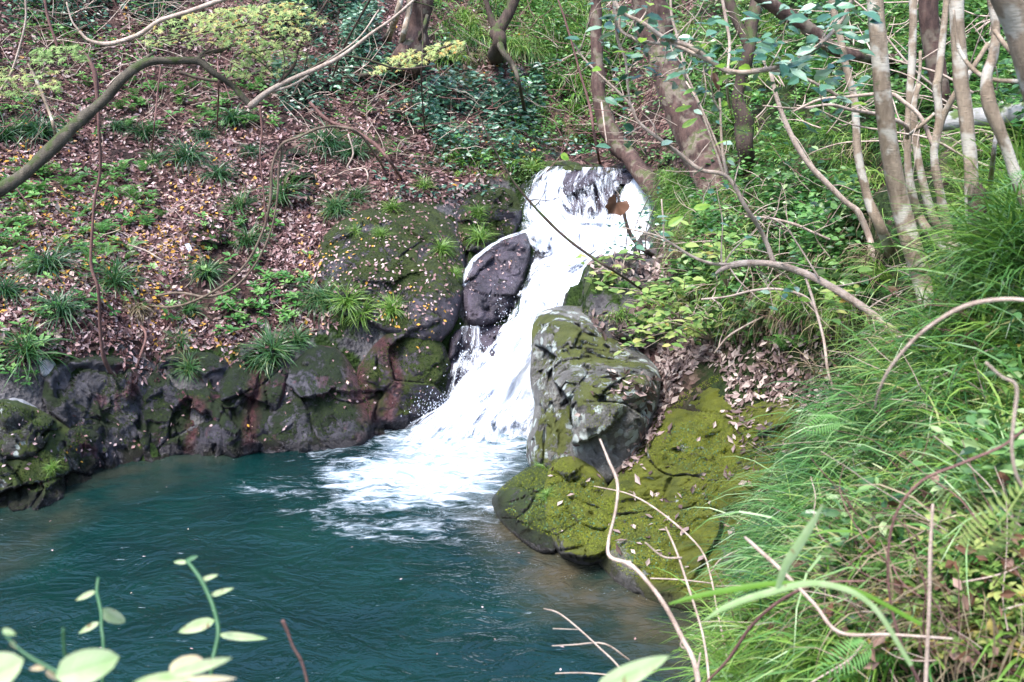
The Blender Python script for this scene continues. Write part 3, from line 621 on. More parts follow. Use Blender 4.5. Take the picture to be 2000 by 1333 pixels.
add_sheet([(352, 1225, 1272, 12.7, .2), (370, 1212, 1284, 12.52, .8), (400, 1196, 1297, 12.35, .95), (440, 1180, 1302, 12.1, 1.), (480, 1150, 1305, 11.9, 1.), (520, 1140, 1310, 11.75, 1.)], nz=.05, v0=3)
add_sheet([(435, 1015, 1300, 12.1, .7), (470, 1028, 1300, 11.82, .85), (500, 1045, 1290, 11.55, .8), (540, 1026, 1215, 11.15, .75), (580, 1008, 1190, 10.8, .8), (610, 998, 1180, 10.55, .9), (650, 972, 1150, 10.3, .95), (700, 932, 1110, 9.98, 1.), (750, 892, 1085, 9.78, 1.), (790, 862, 1075, 9.7, .95), (825, 805, 1070, 9.52, .7), (868, 765, 1075, 9.3, .3)], nu=110, edge=.16, nz=.09, bulge=.10, v0=5)
add_sheet([(445, 1040, 1062, 11.75, .6), (455, 1006, 1028, 11.5, .6), (478, 954, 974, 11.3, .6), (510, 917, 932, 11.1, .65), (550, 901, 918, 10.85, .7), (595, 903, 915, 10.65, .75), (625, 920, 932, 10.45, .7), (645, 928, 942, 10.35, .6)], nu=14, edge=.5, nz=.02, bulge=.02, v0=9)
add_sheet([(640, 890, 950, 10.35, .35), (700, 880, 960, 10.15, .3), (760, 872, 940, 9.95, .35), (815, 850, 930, 9.8, .6)], nu=40, nz=.03, v0=11)
fo = mb.build('waterfall', M['fall']); tag(fo, kind='structure')
fa = fo.data.attributes.new('flow', 'FLOAT_VECTOR', 'POINT'); fl = np.concatenate(FL); fa.data.foreach_set('vector', np.c_[fl, fl[:, 0]*0].astype(np.float32).ravel())
# spray: droplets thrown off the cascade
T_OCT = (np.array([[1, 0, 0], [-1, 0, 0], [0, 1, 0], [0, -1, 0], [0, 0, 1], [0, 0, -1.]]), [np.array([[0, 2, 4], [2, 1, 4], [1, 3, 4], [3, 0, 4], [2, 0, 5], [1, 2, 5], [3, 1, 5], [0, 3, 5]])])
n_ = NT('spray'); M['spray'] = n_.done(n_.bsdf((.6, .63, .7), .4))
mb = MB()
def spray(cx, cy, Y, sx, sy, n, s0=.0018, s1=.0055):
    for _ in range(1):
        a = rng.normal(cx, sx, n); b = rng.normal(cy, sy, n); y = rng.normal(Y, .15, n)
        p = np.array([at(q, w_, e) for q, w_, e in zip(a, b, y)]); p = p[p[:, 2] > .01]
        fr = frames(rdir(len(p), -1, .5), rdir(len(p)))*np.array([2.2, 1, 1])[None, :, None]
        inst(mb, T_OCT, p, fr, rng.uniform(s0, s1, len(p)), np.full(len(p), .5))
for a in [(870, 800, 9.8, 30, 14, 900), (950, 800, 9.5, 60, 18, 1200), (930, 740, 9.8, 22, 40, 700), (1035, 430, 12., 12, 40, 150), (985, 640, 10.5, 15, 30, 200), (1140, 400, 12., 35, 30, 200), (1100, 560, 11., 30, 40, 150), (1030, 820, 9.6, 20, 15, 150)]: spray(*a)
tag(mb.build('spray', M['spray'], smooth=False), 'white droplets of spray thrown off the falling water', 'spray', kind='stuff')
#PART2
# ------------------------------------------------------------ fallen leaves
def litter(name, polys, T, mat, s0, s1, flat=.35, label='', lift=.008, tint=(0, 1)):
    mb = MB()
    for poly, n in polys:
        Ps, Ns = scatter(poly, n)
        if not len(Ps): continue
        if n > 3000:
            k_ = fbm(Ps, 4, 1.6); keep = k_ > np.quantile(k_, .17)+rng.normal(0, .07, len(k_)); Ps, Ns = Ps[keep], Ns[keep]
        nn = Ns+rng.normal(0, flat, Ns.shape); nn /= np.linalg.norm(nn, axis=1)[:, None]
        d = np.cross(nn, rng.normal(0, 1, nn.shape))
        inst(mb, T, Ps+Ns*lift*rng.uniform(.5, 2.5, len(Ps))[:, None], frames(d, nn), (s0+(s1-s0)*rng.beta(1.2, 2.2, len(Ps))*1.5), np.clip(rng.uniform(tint[0], tint[1], len(Ps))**1.2+(fbm(Ps, 3, 1.1)-.5)*.5, 0, 1))
    return tag(mb.build(name, mat, smooth=False), label, 'leaf litter', kind='stuff')
bank = [(-30, -30), (1250, -30), (1240, 290), (1010, 330), (900, 400), (800, 400), (700, 400), (640, 440), (610, 560), (660, 640), (560, 670), (300, 690), (120, 680), (-30, 740)]
litter('fallen_leaves', [(bank, 32000), ([(-30, 300), (640, 300), (620, 640), (300, 680), (-30, 720)], 13000), ([(200, 640), (320, 640), (320, 740), (250, 760)], 260), ([(420, 650), (560, 650), (540, 700), (430, 720)], 150)],
       T_DRY, M['litter'], .035, .075, label='brown and pinkish fallen leaves covering the left bank')
litter('fallen_leaves', [([(610, 520), (640, 430), (760, 390), (900, 400), (910, 560), (860, 660), (700, 620)], 800), ([(900, 370), (1000, 360), (1000, 450), (900, 470)], 130), ([(0, 780), (240, 830), (230, 960), (0, 960)], 70), ([(640, 640), (880, 650), (850, 800), (660, 800)], 60), ([(240, 700), (600, 700), (560, 860), (260, 880)], 50), ([(905, 500), (1030, 455), (1000, 560), (910, 580)], 70)],
       T_TINY, M['litter'], .025, .05, tint=(.55, 1.), label='small yellowish leaves scattered over the dark mossy rocks')
litter('fallen_leaves', [([(1290, 670), (1430, 660), (1330, 740), (1300, 830), (1235, 920), (1205, 930), (1290, 780)], 600), ([(1330, 690), (1620, 700), (1640, 790), (1500, 800), (1400, 720)], 480), ([(1420, 740), (1480, 740), (1460, 880), (1430, 880)], 110), ([(1190, 725), (1285, 735), (1270, 800), (1200, 780)], 110),
       ([(1130, 610), (1260, 620), (1300, 690), (1180, 670)], 160), ([(1160, 500), (1320, 495), (1330, 560), (1160, 540)], 260), ([(1540, 760), (1680, 780), (1620, 900), (1560, 870)], 130), ([(1250, 880), (1400, 740), (1560, 800), (1500, 1100), (1220, 1080)], 90), ([(1300, 520), (1640, 520), (1640, 700), (1300, 700)], 900), ([(1100, 760), (1500, 800), (1480, 1150), (1020, 1080)], 60), ([(1280, 600), (1420, 620), (1400, 700), (1290, 690)], 300)],
       T_DRY, M['litter_pale'], .04, .09, label='pale grey brown dry leaves gathered on the right ledge and gully')
litter('fallen_leaves', [([(1640, 620), (1990, 450), (1990, 1330), (1420, 1330), (1450, 1000)], 560)], T_DRY, M['dead_leaf'], .035, .075, .8, 'orange brown dead leaves caught in the grass of the right bank', lift=.08)
litter('fallen_leaves', [(bank, 2200)], T_DRY, M['litter_pale'], .04, .09, .5, 'scattered pale grey leaves on the left bank', lift=.02)
def mossfuzz(name, poly_n, mat, s0, s1, label, tn):
    mb = MB()
    for poly, n in poly_n:
        Ps, Ns = scatter(poly, n, zmin=.08); k = fbm(Ps, 3, 2.4)+Ns[:, 2]*.12; keep = k > .535+rng.normal(0, .015, len(k)); Ps, Ns = Ps[keep], Ns[keep]
        inst(mb, T_TINY, Ps, frames(np.cross(Ns, rng.normal(0, 1, Ns.shape))+Ns*.5, Ns+rng.normal(0, .5, Ns.shape)), rng.uniform(s0, s1, len(Ps)), rng.uniform(tn[0], tn[1], len(Ps)))
    tag(mb.build(name, M[mat], smooth=False), label, 'moss', kind='stuff')
M['moss_y'] = leaf_mat('bright moss', [(0, (.05, .075, .010)), (.5, (.14, .175, .016)), (1, (.25, .28, .035))], .8, .1, .1)
M['moss_t'] = leaf_mat('teal liverwort', [(0, (.02, .055, .018)), (1, (.09, .17, .07))], .6, .1, .3)
M['moss_d'] = leaf_mat('dark moss', [(0, (.008, .018, .005)), (.6, (.03, .055, .01)), (1, (.08, .12, .02))], .8, .1, .1)
mossfuzz('moss', [([(1240, 880), (1300, 790), (1400, 730), (1640, 820), (1560, 1000), (1480, 1180), (1210, 1120), (1180, 1000)], 30000), ([(965, 960), (1080, 880), (1200, 980), (1190, 1090), (1000, 1020)], 9000), ([(1040, 600), (1150, 600), (1290, 730), (1180, 860), (1060, 800)], 2500)], 'moss_y', .006, .013, 'bright yellow green moss on the rocks right of the pool', (0, 1))
mossfuzz('liverwort', [([(1190, 1010), (1300, 960), (1420, 930), (1450, 1130), (1300, 1130), (1200, 1090)], 1300), ([(980, 960), (1180, 930), (1180, 1080), (1000, 1020)], 700), ([(1300, 800), (1420, 850), (1400, 950), (1300, 900)], 500)], 'moss_t', .010, .024, 'blue green liverwort and thin shoots on the lower mossy rocks', (0, 1))
mossfuzz('moss', [([(600, 520), (640, 430), (760, 395), (1000, 365), (1000, 470), (900, 500), (880, 660), (700, 620)], 9000), ([(690, 720), (800, 640), (880, 680), (860, 840), (730, 850)], 3500), ([(-20, 780), (200, 840), (220, 950), (100, 990), (-20, 1000)], 4000), ([(200, 700), (700, 690), (700, 860), (200, 880)], 3500)], 'moss_d', .010, .020, 'dark green moss on the rocks of the left wall', (0, 1))
# bits of floating leaf on the pool
mb = MB(); n = 26; q = np.array([on_water(rng.uniform(100, 1380), rng.uniform(900, 1320), .035) for _ in range(n)])
inst(mb, T_TINY, q, frames(rdir(n), np.tile([0, 0, 1.], (n, 1))), rng.uniform(.015, .03, n), rng.uniform(.6, 1, n)); tag(mb.build('floating_leaves', M['litter'], smooth=False), 'tiny leaves floating on the pool', 'leaves', kind='stuff')

# ------------------------------------------------------------ undergrowth that nobody could count
def cloud(mb, poly, n, T, s0, s1, height, clump=1.5, up=.6, tint=(0, 1), droop=-.1, push=.3):
    """leaves standing off the ground in clumps"""
    Ps, Ns = scatter(poly, n*2)
    if not len(Ps): return
    k = fbm(Ps, 3, clump); th = np.quantile(k, .5); keep = k > th+rng.normal(0, .03, len(k)); Ps, Ns, k = Ps[keep], Ns[keep], k[keep]
    hgt = height*rng.uniform(0.05, 1, len(Ps))*(.4+np.clip((k-th)*6, 0, 1))
    Pq = Ps+Ns*(hgt*push)[:, None]+np.array([0, 0, 1.])*hgt[:, None]
    nn = np.array([0, 0, up])+rng.normal(0, .45, Ps.shape)+Ns*.3; d = rdir(len(Ps), droop)
    inst(mb, T, Pq, frames(d, nn), rng.uniform(s0, s1, len(Ps)), rng.uniform(tint[0], tint[1], len(Ps)))
def rosette(T, k, tilt, r=.1, pitch=.35):
    V, Fs = [], [[] for _ in T[1]]; tt = []
    for j in range(k):
        a = 2*np.pi*j/k+.4*(j % 2); e = tilt*(.6+.7*((j*37) % 10)/10); L = .75+.35*((j*53) % 10)/10
        x = np.array([math.cos(a)*math.cos(e), math.sin(a)*math.cos(e), math.sin(e)]); y = np.array([-math.sin(a), math.cos(a), 0]); z = np.cross(x, y)
        b = len(V)*len(T[0]); V.append((T[0]*L)@np.stack([x, y, z])+x*r+np.array([0, 0, pitch*(j % 3)/3]))
        for q, f in enumerate(T[1]): Fs[q].append(f+b)
        tt.append(np.full(len(T[0]), .35+.3*((j*29) % 10)/10))
    return np.concatenate(V), [np.concatenate(f) for f in Fs], np.concatenate(tt)
T_ROS = rosette(T_OVAL, 6, .3); T_ROS2 = rosette(T_TINY, 9, .5, .05, .6)
def fern_T():
    V, Fq = [], []; n = 15
    for k in range(n):
        s = (k+1)/(n+1); c = np.array([s, 0, .30*math.sin(s*2.6)-.1*s]); L = .26*math.sin(np.pi*min(1, s*.86+.16))**.8; wd = .5/n
        for sg in (-1, 1):
            b = len(V); V += [c+[-wd*.6, 0, 0], c+[wd*.35+.02, sg*L*.5, -.01], c+[.05, sg*L, -.05], c+[wd*.6-.035, sg*L*.5, -.02]]; Fq.append([b, b+1, b+2, b+3] if sg > 0 else [b+3, b+2, b+1, b])
    for k in range(6):
        s, s2 = k/6, (k+1)/6; b = len(V); z = lambda t: .30*math.sin(t*2.6)-.1*t+.003
        V += [np.array([s, -.008, z(s)]), np.array([s, .008, z(s)]), np.array([s2, .006, z(s2)]), np.array([s2, -.006, z(s2)])]; Fq.append([b, b+1, b+2, b+3])
    return np.array(V), [np.array(Fq)]
T_FERN = fern_T()
def fern_set(mb, pts, n, size, tint=(.3, .8)):
    for P_ in pts:
        a = rng.uniform(0, 2*np.pi, n); d = np.stack([np.cos(a), np.sin(a), rng.uniform(.15, .7, n)], 1)
        inst(mb, T_FERN, np.tile(P_, (n, 1)), frames(d, np.tile([0, 0, 1.], (n, 1))+rng.normal(0, .15, (n, 3))), size*rng.uniform(.6, 1.1, n), rng.uniform(tint[0], tint[1], n))
def tufts(mb, poly, n, nb, L, wd, az=None, droop=1.4, elev=(30, 80), tint=(0, 1), rad=.05, cl=0):
    Ps, Ns = scatter(poly, int(n*(1+cl)))
    if cl:
        k_ = fbm(Ps, 3, 2.2); o_ = np.argsort(-k_+rng.normal(0, .03, len(k_)))[:n]; Ps, Ns = Ps[o_], Ns[o_]
    for p, m in zip(Ps, Ns):
        a = az
        if az == 'n': a = (math.atan2(m[1], m[0]), .9)
        c_ = rng.uniform(tint[0], tint[1]); q_ = (tint[1]-tint[0])*.28; blades(mb, int(nb*rng.uniform(.4, 1.2)), p-np.array(m)*.01, L*rng.uniform(.5, 1.35), wd*rng.uniform(.8, 1.4), a, elev, droop*rng.uniform(.8, 1.15), rad*rng.uniform(.6, 2.), 5, (max(0, c_-q_), min(1, c_+q_)))
def stuff(name, mat, fn, label, cat):
    mb = MB(); fn(mb); return tag(mb.build(name, mat, smooth=False), label, cat, kind='stuff')

def f_(mb):
    cloud(mb, [(540, -20), (760, -20), (740, 120), (690, 230), (560, 240), (520, 150)], 4200, T_OVAL, .06, .11, .5, 1.2)
    cloud(mb, [(690, 130), (860, 110), (1060, 160), (1060, 260), (900, 290), (760, 240)], 2600, T_OVAL, .07, .13, .35, 1.8)
    cloud(mb, [(840, 220), (1240, 240), (1240, 300), (1000, 330), (850, 330)], 1200, T_OVAL, .05, .10, .25, 2)
    cloud(mb, [(-20, -20), (350, -20), (340, 60), (-20, 130)], 2200, T_OVAL, .06, .10, .4, 1.5)
    cloud(mb, [(720, 330), (1010, 320), (1000, 380), (780, 400)], 240, T_OVAL, .05, .09, .12, 2)
stuff('undergrowth', M['shrub_blue'], f_, 'low glossy blue green leafy plants on the upper bank', 'undergrowth')
def f_(mb):
    for poly, n in [([(-20, 320), (300, 340), (310, 440), (200, 500), (-20, 520)], 190), ([(150, 170), (500, 150), (560, 260), (300, 260)], 110), ([(-20, 60), (200, 60), (220, 300), (-20, 260)], 130), ([(0, 540), (600, 500), (600, 640), (0, 640)], 60), ([(620, 180), (1000, 180), (1000, 330), (640, 330)], 90), ([(420, 560), (600, 540), (600, 640), (430, 670)], 70), ([(380, 420), (560, 430), (540, 540), (380, 500)], 30),
                    ([(1050, 30), (1250, 30), (1230, 240), (1060, 220)], 260), ([(840, 260), (1250, 240), (1240, 300), (900, 340)], 90), ([(1280, 0), (1500, 0), (1500, 230), (1300, 330)], 190), ([(1500, -20), (2020, -20), (2000, 300), (1500, 260)], 420), ([(1330, 380), (1700, 380), (1680, 640), (1350, 640)], 170), ([(-20, 640), (120, 640), (110, 760), (-20, 760)], 25)]:
        Ps, Ns = scatter(poly, n); 
        if len(Ps): inst(mb, T_ROS, Ps+Ns*.03+np.array([0, 0, .05]), frames(rdir(len(Ps)), Ns*.6+[0, 0, .6]+rng.normal(0, .25, Ps.shape)), rng.uniform(.05, .10, len(Ps)), rng.uniform(.1, .9, len(Ps)), T_ROS[2])
    for poly, n in [([(1040, -20), (1260, -20), (1250, 230), (1060, 230)], 2400), ([(1480, -20), (2020, -20), (2020, 330), (1500, 260)], 3600), ([(1260, -20), (1500, -20), (1480, 240), (1350, 250)], 1500), ([(1000, 150), (1180, 200), (1180, 290), (980, 300)], 900), ([(1300, 350), (1700, 380), (1660, 660), (1400, 640)], 3200), ([(820, -20), (1060, -20), (1060, 120), (850, 140)], 1200), ([(-20, -20), (600, -20), (560, 160), (-20, 200)], 1600)]:
        cloud(mb, poly, n, T_TINY, .04, .08, .4, 1.6)
stuff('undergrowth', M['herb'], f_, 'small fresh green herbs and seedlings among the leaves and grass', 'undergrowth')
def f_(mb):
    cloud(mb, [(1300, 360), (1700, 400), (1700, 660), (1300, 680)], 3000, T_OVAL, .05, .11, .35, 1.7, .5)
    cloud(mb, [(1170, 290), (1320, 300), (1320, 400), (1280, 372), (1190, 345)], 260, T_OVAL, .04, .08, .2, 2.5)
    cloud(mb, [(985, 300), (1060, 300), (1050, 345), (1000, 380)], 160, T_OVAL, .04, .08, .15, 2.5)
    cloud(mb, [(1480, -20), (2020, -20), (2020, 300), (1500, 260)], 1500, T_OVAL, .05, .11, .4, 1.5)
    cloud(mb, [(1060, -20), (1500, -20), (1480, 240), (1080, 240)], 1500, T_OVAL, .05, .10, .45, 1.6)
    cloud(mb, [(1700, 560), (2020, 520), (2020, 1330), (1600, 1330), (1640, 900)], 1900, T_OVAL, .03, .075, .22, 2.5)
stuff('undergrowth', M['shrub_mid'], f_, 'broader leaved green shrubs mixed through the right bank', 'undergrowth')
def f_(mb):
    tufts(mb, [(830, -20), (1190, -20), (1190, 110), (1000, 120), (860, 120)], 150, 45, .5, .012, 'n', 1.9, (0, 60))
    tufts(mb, [(1040, 20), (1240, 20), (1240, 180), (1080, 200)], 60, 40, .4, .011, 'n', 1.8, (0, 60))
    tufts(mb, [(1000, 170), (1180, 180), (1170, 280), (990, 290)], 60, 30, .2, .011, None, 1.2, tint=(.4, .8))
    tufts(mb, [(860, 300), (1060, 290), (1060, 340), (880, 350)], 30, 30, .2, .011, None, 1.2, tint=(.4, .8))
    tufts(mb, [(1300, 330), (1480, 260), (1720, 270), (1760, 520), (1640, 640), (1420, 650), (1310, 480)], 150, 50, .38, .009, 'n', 1.9, (10, 70), cl=1.)
    tufts(mb, [(1290, 340), (1400, 340), (1400, 460), (1300, 440)], 70, 50, .34, .008, 'n', 2.1, (0, 60), tint=(.2, .8))
    tufts(mb, [(1480, -20), (2030, -20), (2030, 400), (1720, 300), (1500, 260)], 150, 40, .36, .010, 'n', 1.7, (10, 75), cl=.8)
    tufts(mb, [(1180, 560), (1330, 560), (1330, 670), (1200, 650)], 22, 30, .22, .008, 'n', 1.6, (20, 75))
    tufts(mb, [(1260, -20), (1500, -20), (1480, 250), (1380, 260)], 80, 40, .4, .010, 'n', 1.9, (0, 60))
stuff('grass', M['grass'], f_, 'arching green grass hanging over the slopes above the waterfall and right bank', 'grass')
def f_(mb):
    tufts(mb, [(1300, 340), (1480, 270), (1720, 280), (1740, 520), (1640, 640), (1420, 640), (1310, 480)], 110, 45, .42, .006, 'n', 2.6, (-10, 40))
    tufts(mb, [(830, 0), (1160, 0), (1150, 110), (860, 120)], 30, 35, .45, .009, 'n', 2.3, (-10, 40))
    tufts(mb, [(1500, 700), (1990, 600), (1990, 1320), (1450, 1320)], 150, 16, .38, .0055, (math.pi, 1.1), 1.6, (10, 80))
stuff('dry_grass', M['straw'], f_, 'brown withered grass hanging in curtains below the green grass', 'grass')
front = [(1700, 690), (1820, 600), (2040, 450), (2040, 1360), (1400, 1360), (1430, 1270), (1530, 1170), (1560, 1060), (1620, 920), (1680, 800)]
def f_(mb):
    tufts(mb, front, 150, 40, .46, .0095, (math.pi*1.05, .85), 1.7, (15, 85), rad=.05, cl=.9)
    tufts(mb, [(1530, 1040), (1600, 920), (1680, 780), (1740, 800), (1680, 1000), (1580, 1200), (1500, 1200)], 64, 48, .50, .0085, (math.pi*1.03, .45), 1.6, (10, 60), rad=.05)
stuff('grass', M['grass_blue'], f_, 'long fine arching grass blades covering the near right bank', 'grass')
def f_(mb):
    tufts(mb, [(1380, 1230), (1620, 1180), (1700, 1350), (1360, 1360)], 46, 45, .36, .007, (math.pi*1.1, .8), 1.5, (20, 85), tint=(.45, .95))
    tufts(mb, [(1900, 430), (2030, 400), (2030, 700), (1900, 640)], 30, 30, .6, .010, (math.pi, 1.2), 1.3, (40, 85), tint=(.4, .9))
    tufts(mb, front, 130, 34, .36, .009, (math.pi, 1.3), 1.5, (20, 88), tint=(.4, 1), cl=.9)
    tufts(mb, [(1650, 620), (1990, 560), (1990, 1000), (1700, 1000)], 60, 26, .42, .009, (math.pi, 1.3), 1.5, (20, 88), tint=(.5, 1))
stuff('grass', M['grass'], f_, 'bright yellow green grass at the lower right corner', 'grass')
def f_(mb):
    for poly, n in [([(1700, 700), (2020, 700), (2020, 1340), (1560, 1340)], 620)]:
        Ps, Ns = scatter(poly, n); inst(mb, T_ROS, Ps+Ns*.06+[0, 0, .06], frames(rdir(len(Ps)), Ns*.4+[0, 0, .8]+rng.normal(0, .3, Ps.shape)), rng.uniform(.02, .055, len(Ps)), rng.uniform(.0, 1, len(Ps)), T_ROS[2])
stuff('undergrowth', M['yellow'], f_, 'small round leaved weeds in the near grass of the right bank', 'undergrowth')
def f_(mb):
    for poly, n, s in [([(-20, 340), (330, 330), (320, 500), (-20, 560)], 40, .22), ([(150, 180), (520, 170), (500, 260), (200, 260)], 16, .22), ([(1430, 560), (1640, 540), (1620, 680), (1480, 700)], 22, .2), ([(1200, 560), (1330, 560), (1330, 660), (1210, 650)], 8, .18), ([(1600, 1180), (1900, 1150), (1900, 1330), (1550, 1330)], 20, .16), ([(1700, 640), (2020, 560), (2020, 1330), (1700, 1330)], 34, .17), ([(1640, 400), (1900, 480), (1800, 620), (1600, 560)], 18, .2), ([(1500, 50), (1950, 50), (1950, 300), (1520, 250)], 20, .3)]:
        Ps, Ns = scatter(poly, n); fern_set(mb, Ps+np.array([0, 0, .02]), 6, s)
stuff('small_ferns', M['herb'], f_, 'small feathery ferns among the leaf litter and grass', 'ferns')

def brush(mb, poly, n, ln, w0, off, tn=(0, 1)):
    Ps, Ns = scatter(poly, n)
    for p, m in zip(Ps, Ns):
        L = ln*rng.uniform(.4, 1.3); a = rng.uniform(0, 2*np.pi); d = np.array([math.cos(a), math.sin(a)*.6, rng.uniform(-.2, 1.)]); d /= np.linalg.norm(d); q = p+m*off*rng.uniform(0, 1); pts = []; w_ = w0*rng.uniform(.5, 1.4)
        for k in range(6): pts.append([*q, max(.0012, w_*(1-.14*k))]); q = q+d*L/5; d = d+rng.normal(0, .22, 3); d /= np.linalg.norm(d)
        tube(mb, pts, 3, 4, .1)
        if rng.random() < .6:
            k = rng.integers(1, 4); q = np.array(pts[k][:3]); d2 = d+rng.normal(0, .7, 3); d2 /= np.linalg.norm(d2); tube(mb, [[*(q+d2*L*.15*j), w_*(.6-.12*j)] for j in range(4)], 3, 4, .1)
for mt, reg in (('twig', [([(-20, -20), (600, -20), (560, 200), (-20, 260)], 110, 1., .0055, .5), ([(-20, 200), (620, 200), (620, 640), (-20, 640)], 60, .5, .005, .08), ([(560, 100), (960, 100), (1000, 330), (600, 360)], 70, .7, .005, .4), ([(1050, -20), (1500, -20), (1480, 330), (1080, 300)], 110, .9, .006, .5), ([(1310, 380), (1680, 380), (1660, 680), (1350, 680)], 70, .6, .0045, .35), ([(1500, -20), (2020, -20), (2020, 400), (1520, 300)], 100, 1., .007, .6), ([(1600, 620), (2020, 500), (2020, 1330), (1560, 1330)], 130, .4, .0035, .16)]),
                ('twig_red', [([(-20, -20), (760, -20), (740, 240), (-20, 340)], 150, 1., .006, .5), ([(560, 60), (1240, 60), (1240, 330), (600, 400)], 140, .9, .006, .4), ([(1310, 300), (1700, 340), (1660, 680), (1350, 680)], 50, .6, .0045, .3), ([(1600, 620), (2020, 500), (2020, 1330), (1560, 1330)], 90, .4, .003, .16)])):
    mb = MB()
    for a_ in reg: brush(mb, *a_)
    tag(mb.build('brushwood', M[mt]), ('pale' if mt == 'twig' else 'dark reddish')+' thin twigs and dead shoots tangled over the slopes', 'brushwood', kind='stuff')

# ------------------------------------------------------------ sedge tufts one can count on the left bank
GT = 'grass tufts on the left bank and its rocks'
TUFT = [ # px, py, size px, kind, label
 (80, 262, 48, 0, 'dark drooping sedge tuft left of the arching mossy limb, high at the left'),
 (8, 268, 44, 0, 'dark sedge tuft cut by the left edge above the arching limb'),
 (229, 250, 24, 0, 'small sedge tuft just right of the rising part of the arching limb'),
 (283, 262, 34, 0, 'narrow dark sedge tuft under the top of the arching limb'),
 (366, 312, 46, 0, 'largest dark green sedge tuft below the arch of the mossy limb'),
 (398, 268, 28, 0, 'small sedge tuft right behind the largest tuft under the arch'),
 (428, 345, 36, 0, 'sedge tuft to the lower right of the largest tuft under the arch'),
 (456, 236, 34, 0, 'sedge tuft just below the elbow of the arching limb'),
 (488, 298, 24, 0, 'slim sedge tuft left of the brown rock below the hanging vine'),
 (636, 282, 44, 0, 'hanging sedge tuft under the pale vine that crosses at centre left'),
 (690, 300, 34, 0, 'dark sedge tuft on the overhang at the right end of the crossing vine'),
 (470, 405, 34, 1, 'green tuft left of the vine, between it and the white scrap'),
 (562, 385, 44, 1, 'bright green sedge tuft on the brown rock right of the vine'),
 (302, 314, 24, 1, 'faint small tuft left of the largest sedge tuft'),
 (484, 472, 34, 1, 'green tuft beside the low mossy hump left of the hanging vine'),
 (652, 408, 28, 1, 'low bright tuft at the upper left of the mossy dome'),
 (97, 522, 50, 0, 'blue green sedge tuft left of the thin reddish vine'),
 (225, 552, 50, 1, 'thick green sedge tuft right of the thin reddish vine'),
 (120, 608, 48, 0, 'dark round sedge tuft left of the reddish vine, just above the left wall'),
 (12, 575, 50, 0, 'dark sedge tuft at the left edge halfway up'),
 (404, 536, 34, 1, 'sedge tuft below the white scrap'),
 (268, 605, 28, 2, 'half withered straw coloured tuft where the vine touches the bank'),
 (350, 668, 28, 1, 'upright green tuft above the crack in the left wall'),
 (371, 722, 30, 1, 'bright tuft growing on the face of the left wall'),
 (371, 606, 26, 1, 'thin tuft beneath the lowest bend of the hanging vine'),
 (536, 690, 44, 1, 'large green tuft overhanging the left wall at its middle'),
 (577, 668, 34, 1, 'green tuft directly right of the large one overhanging the wall'),
 (503, 712, 30, 1, 'tuft hanging on a green mossy knob at the top of the wall'),
 (52, 690, 56, 1, 'tall light green tuft above the mossy boulder at the left edge'),
 (103, 918, 20, 3, 'tiny yellow green tuft at the foot of the mossy boulder by the pool'),
 (612, 590, 36, 1, 'green tuft left of the row under the mossy dome'),
 (641, 590, 36, 1, 'second tuft from the left in the row under the mossy dome'),
 (680, 592, 42, 3, 'bright full tuft in the middle of the row under the mossy dome'),
 (710, 616, 36, 3, 'drooping tuft hanging lowest in the row under the mossy dome'),
 (765, 604, 34, 3, 'rightmost tuft of the row under the mossy dome'),
 (829, 364, 26, 3, 'small bright tuft above the mossy dome, farthest up towards the falls'),
 (765, 406, 26, 3, 'small bright round tuft on top of the mossy dome'),
 (662, 412, 30, 1, 'green tuft on the dome edge beside a low bright one'),
 (695, 390, 30, 1, 'loose tuft just above the mossy dome'),
 (744, 458, 22, 3, 'small vivid tuft on the middle of the mossy dome'),
 (693, 455, 18, 3, 'smallest yellowish tuft on the left of the mossy dome'),
 (862, 488, 30, 3, 'bright tuft on the right side of the mossy dome'),
 (936, 415, 24, 3, 'topmost of three tufts in the crevice left of the falls'),
 (938, 465, 32, 3, 'lowest and fullest of three tufts in the crevice left of the falls'),
 (932, 440, 24, 3, 'middle one of three tufts in the crevice left of the falls'),
 (888, 536, 20, 3, 'small tuft at the right rim of the mossy dome'),
 (1068, 968, 24, 3, 'small bright tuft at the foot of the lichen boulder near the foam'),
 (1062, 915, 22, 3, 'small grass tuft clinging to the left side of the lichen boulder base'),
 (1040, 330, 26, 3, 'bright tuft at the left lip of the waterfall'),
]
kinds = {0: ('sedge', (0, .75), 1.9), 1: ('sedge', (.35, .95), 1.6), 2: ('straw', (.3, 1), 2.2), 3: ('grass', (.35, .9), 1.4)}
protos = {}
for k in kinds:
    for v in range(4):
        mb = MB(); m_, tn, dr = kinds[k]; blades(mb, 170, (0, 0, 0), 1.45, .036, None, (25, 88), dr, .10, 6, tn); protos[k, v] = mb.mesh('sedge tuft', M[m_], False)
for i, (a, b, s, k, lab) in enumerate(TUFT):
    h_ = hit(a, b+s*.1)
    if h_ is None: continue
    p, nn = h_; o = bpy.data.objects.new('grass_tuft', protos[k, i % 4]); scn.collection.objects.link(o)
    sc = (1.1 if k == 3 else 1.4)*s*p[1]/F; o.scale = (sc,)*3; up = (Vector((0, 0, 1))*1.1+Vector(nn)*.8).normalized()
    o.rotation_euler = (up.to_track_quat('Z', 'Y').to_matrix() @ __import__('mathutils').Matrix.Rotation(i*1.7, 3, 'Z')).to_euler()
    o.location = Vector(p)-Vector(nn)*.02; tag(o, lab, 'grass tuft', GT)

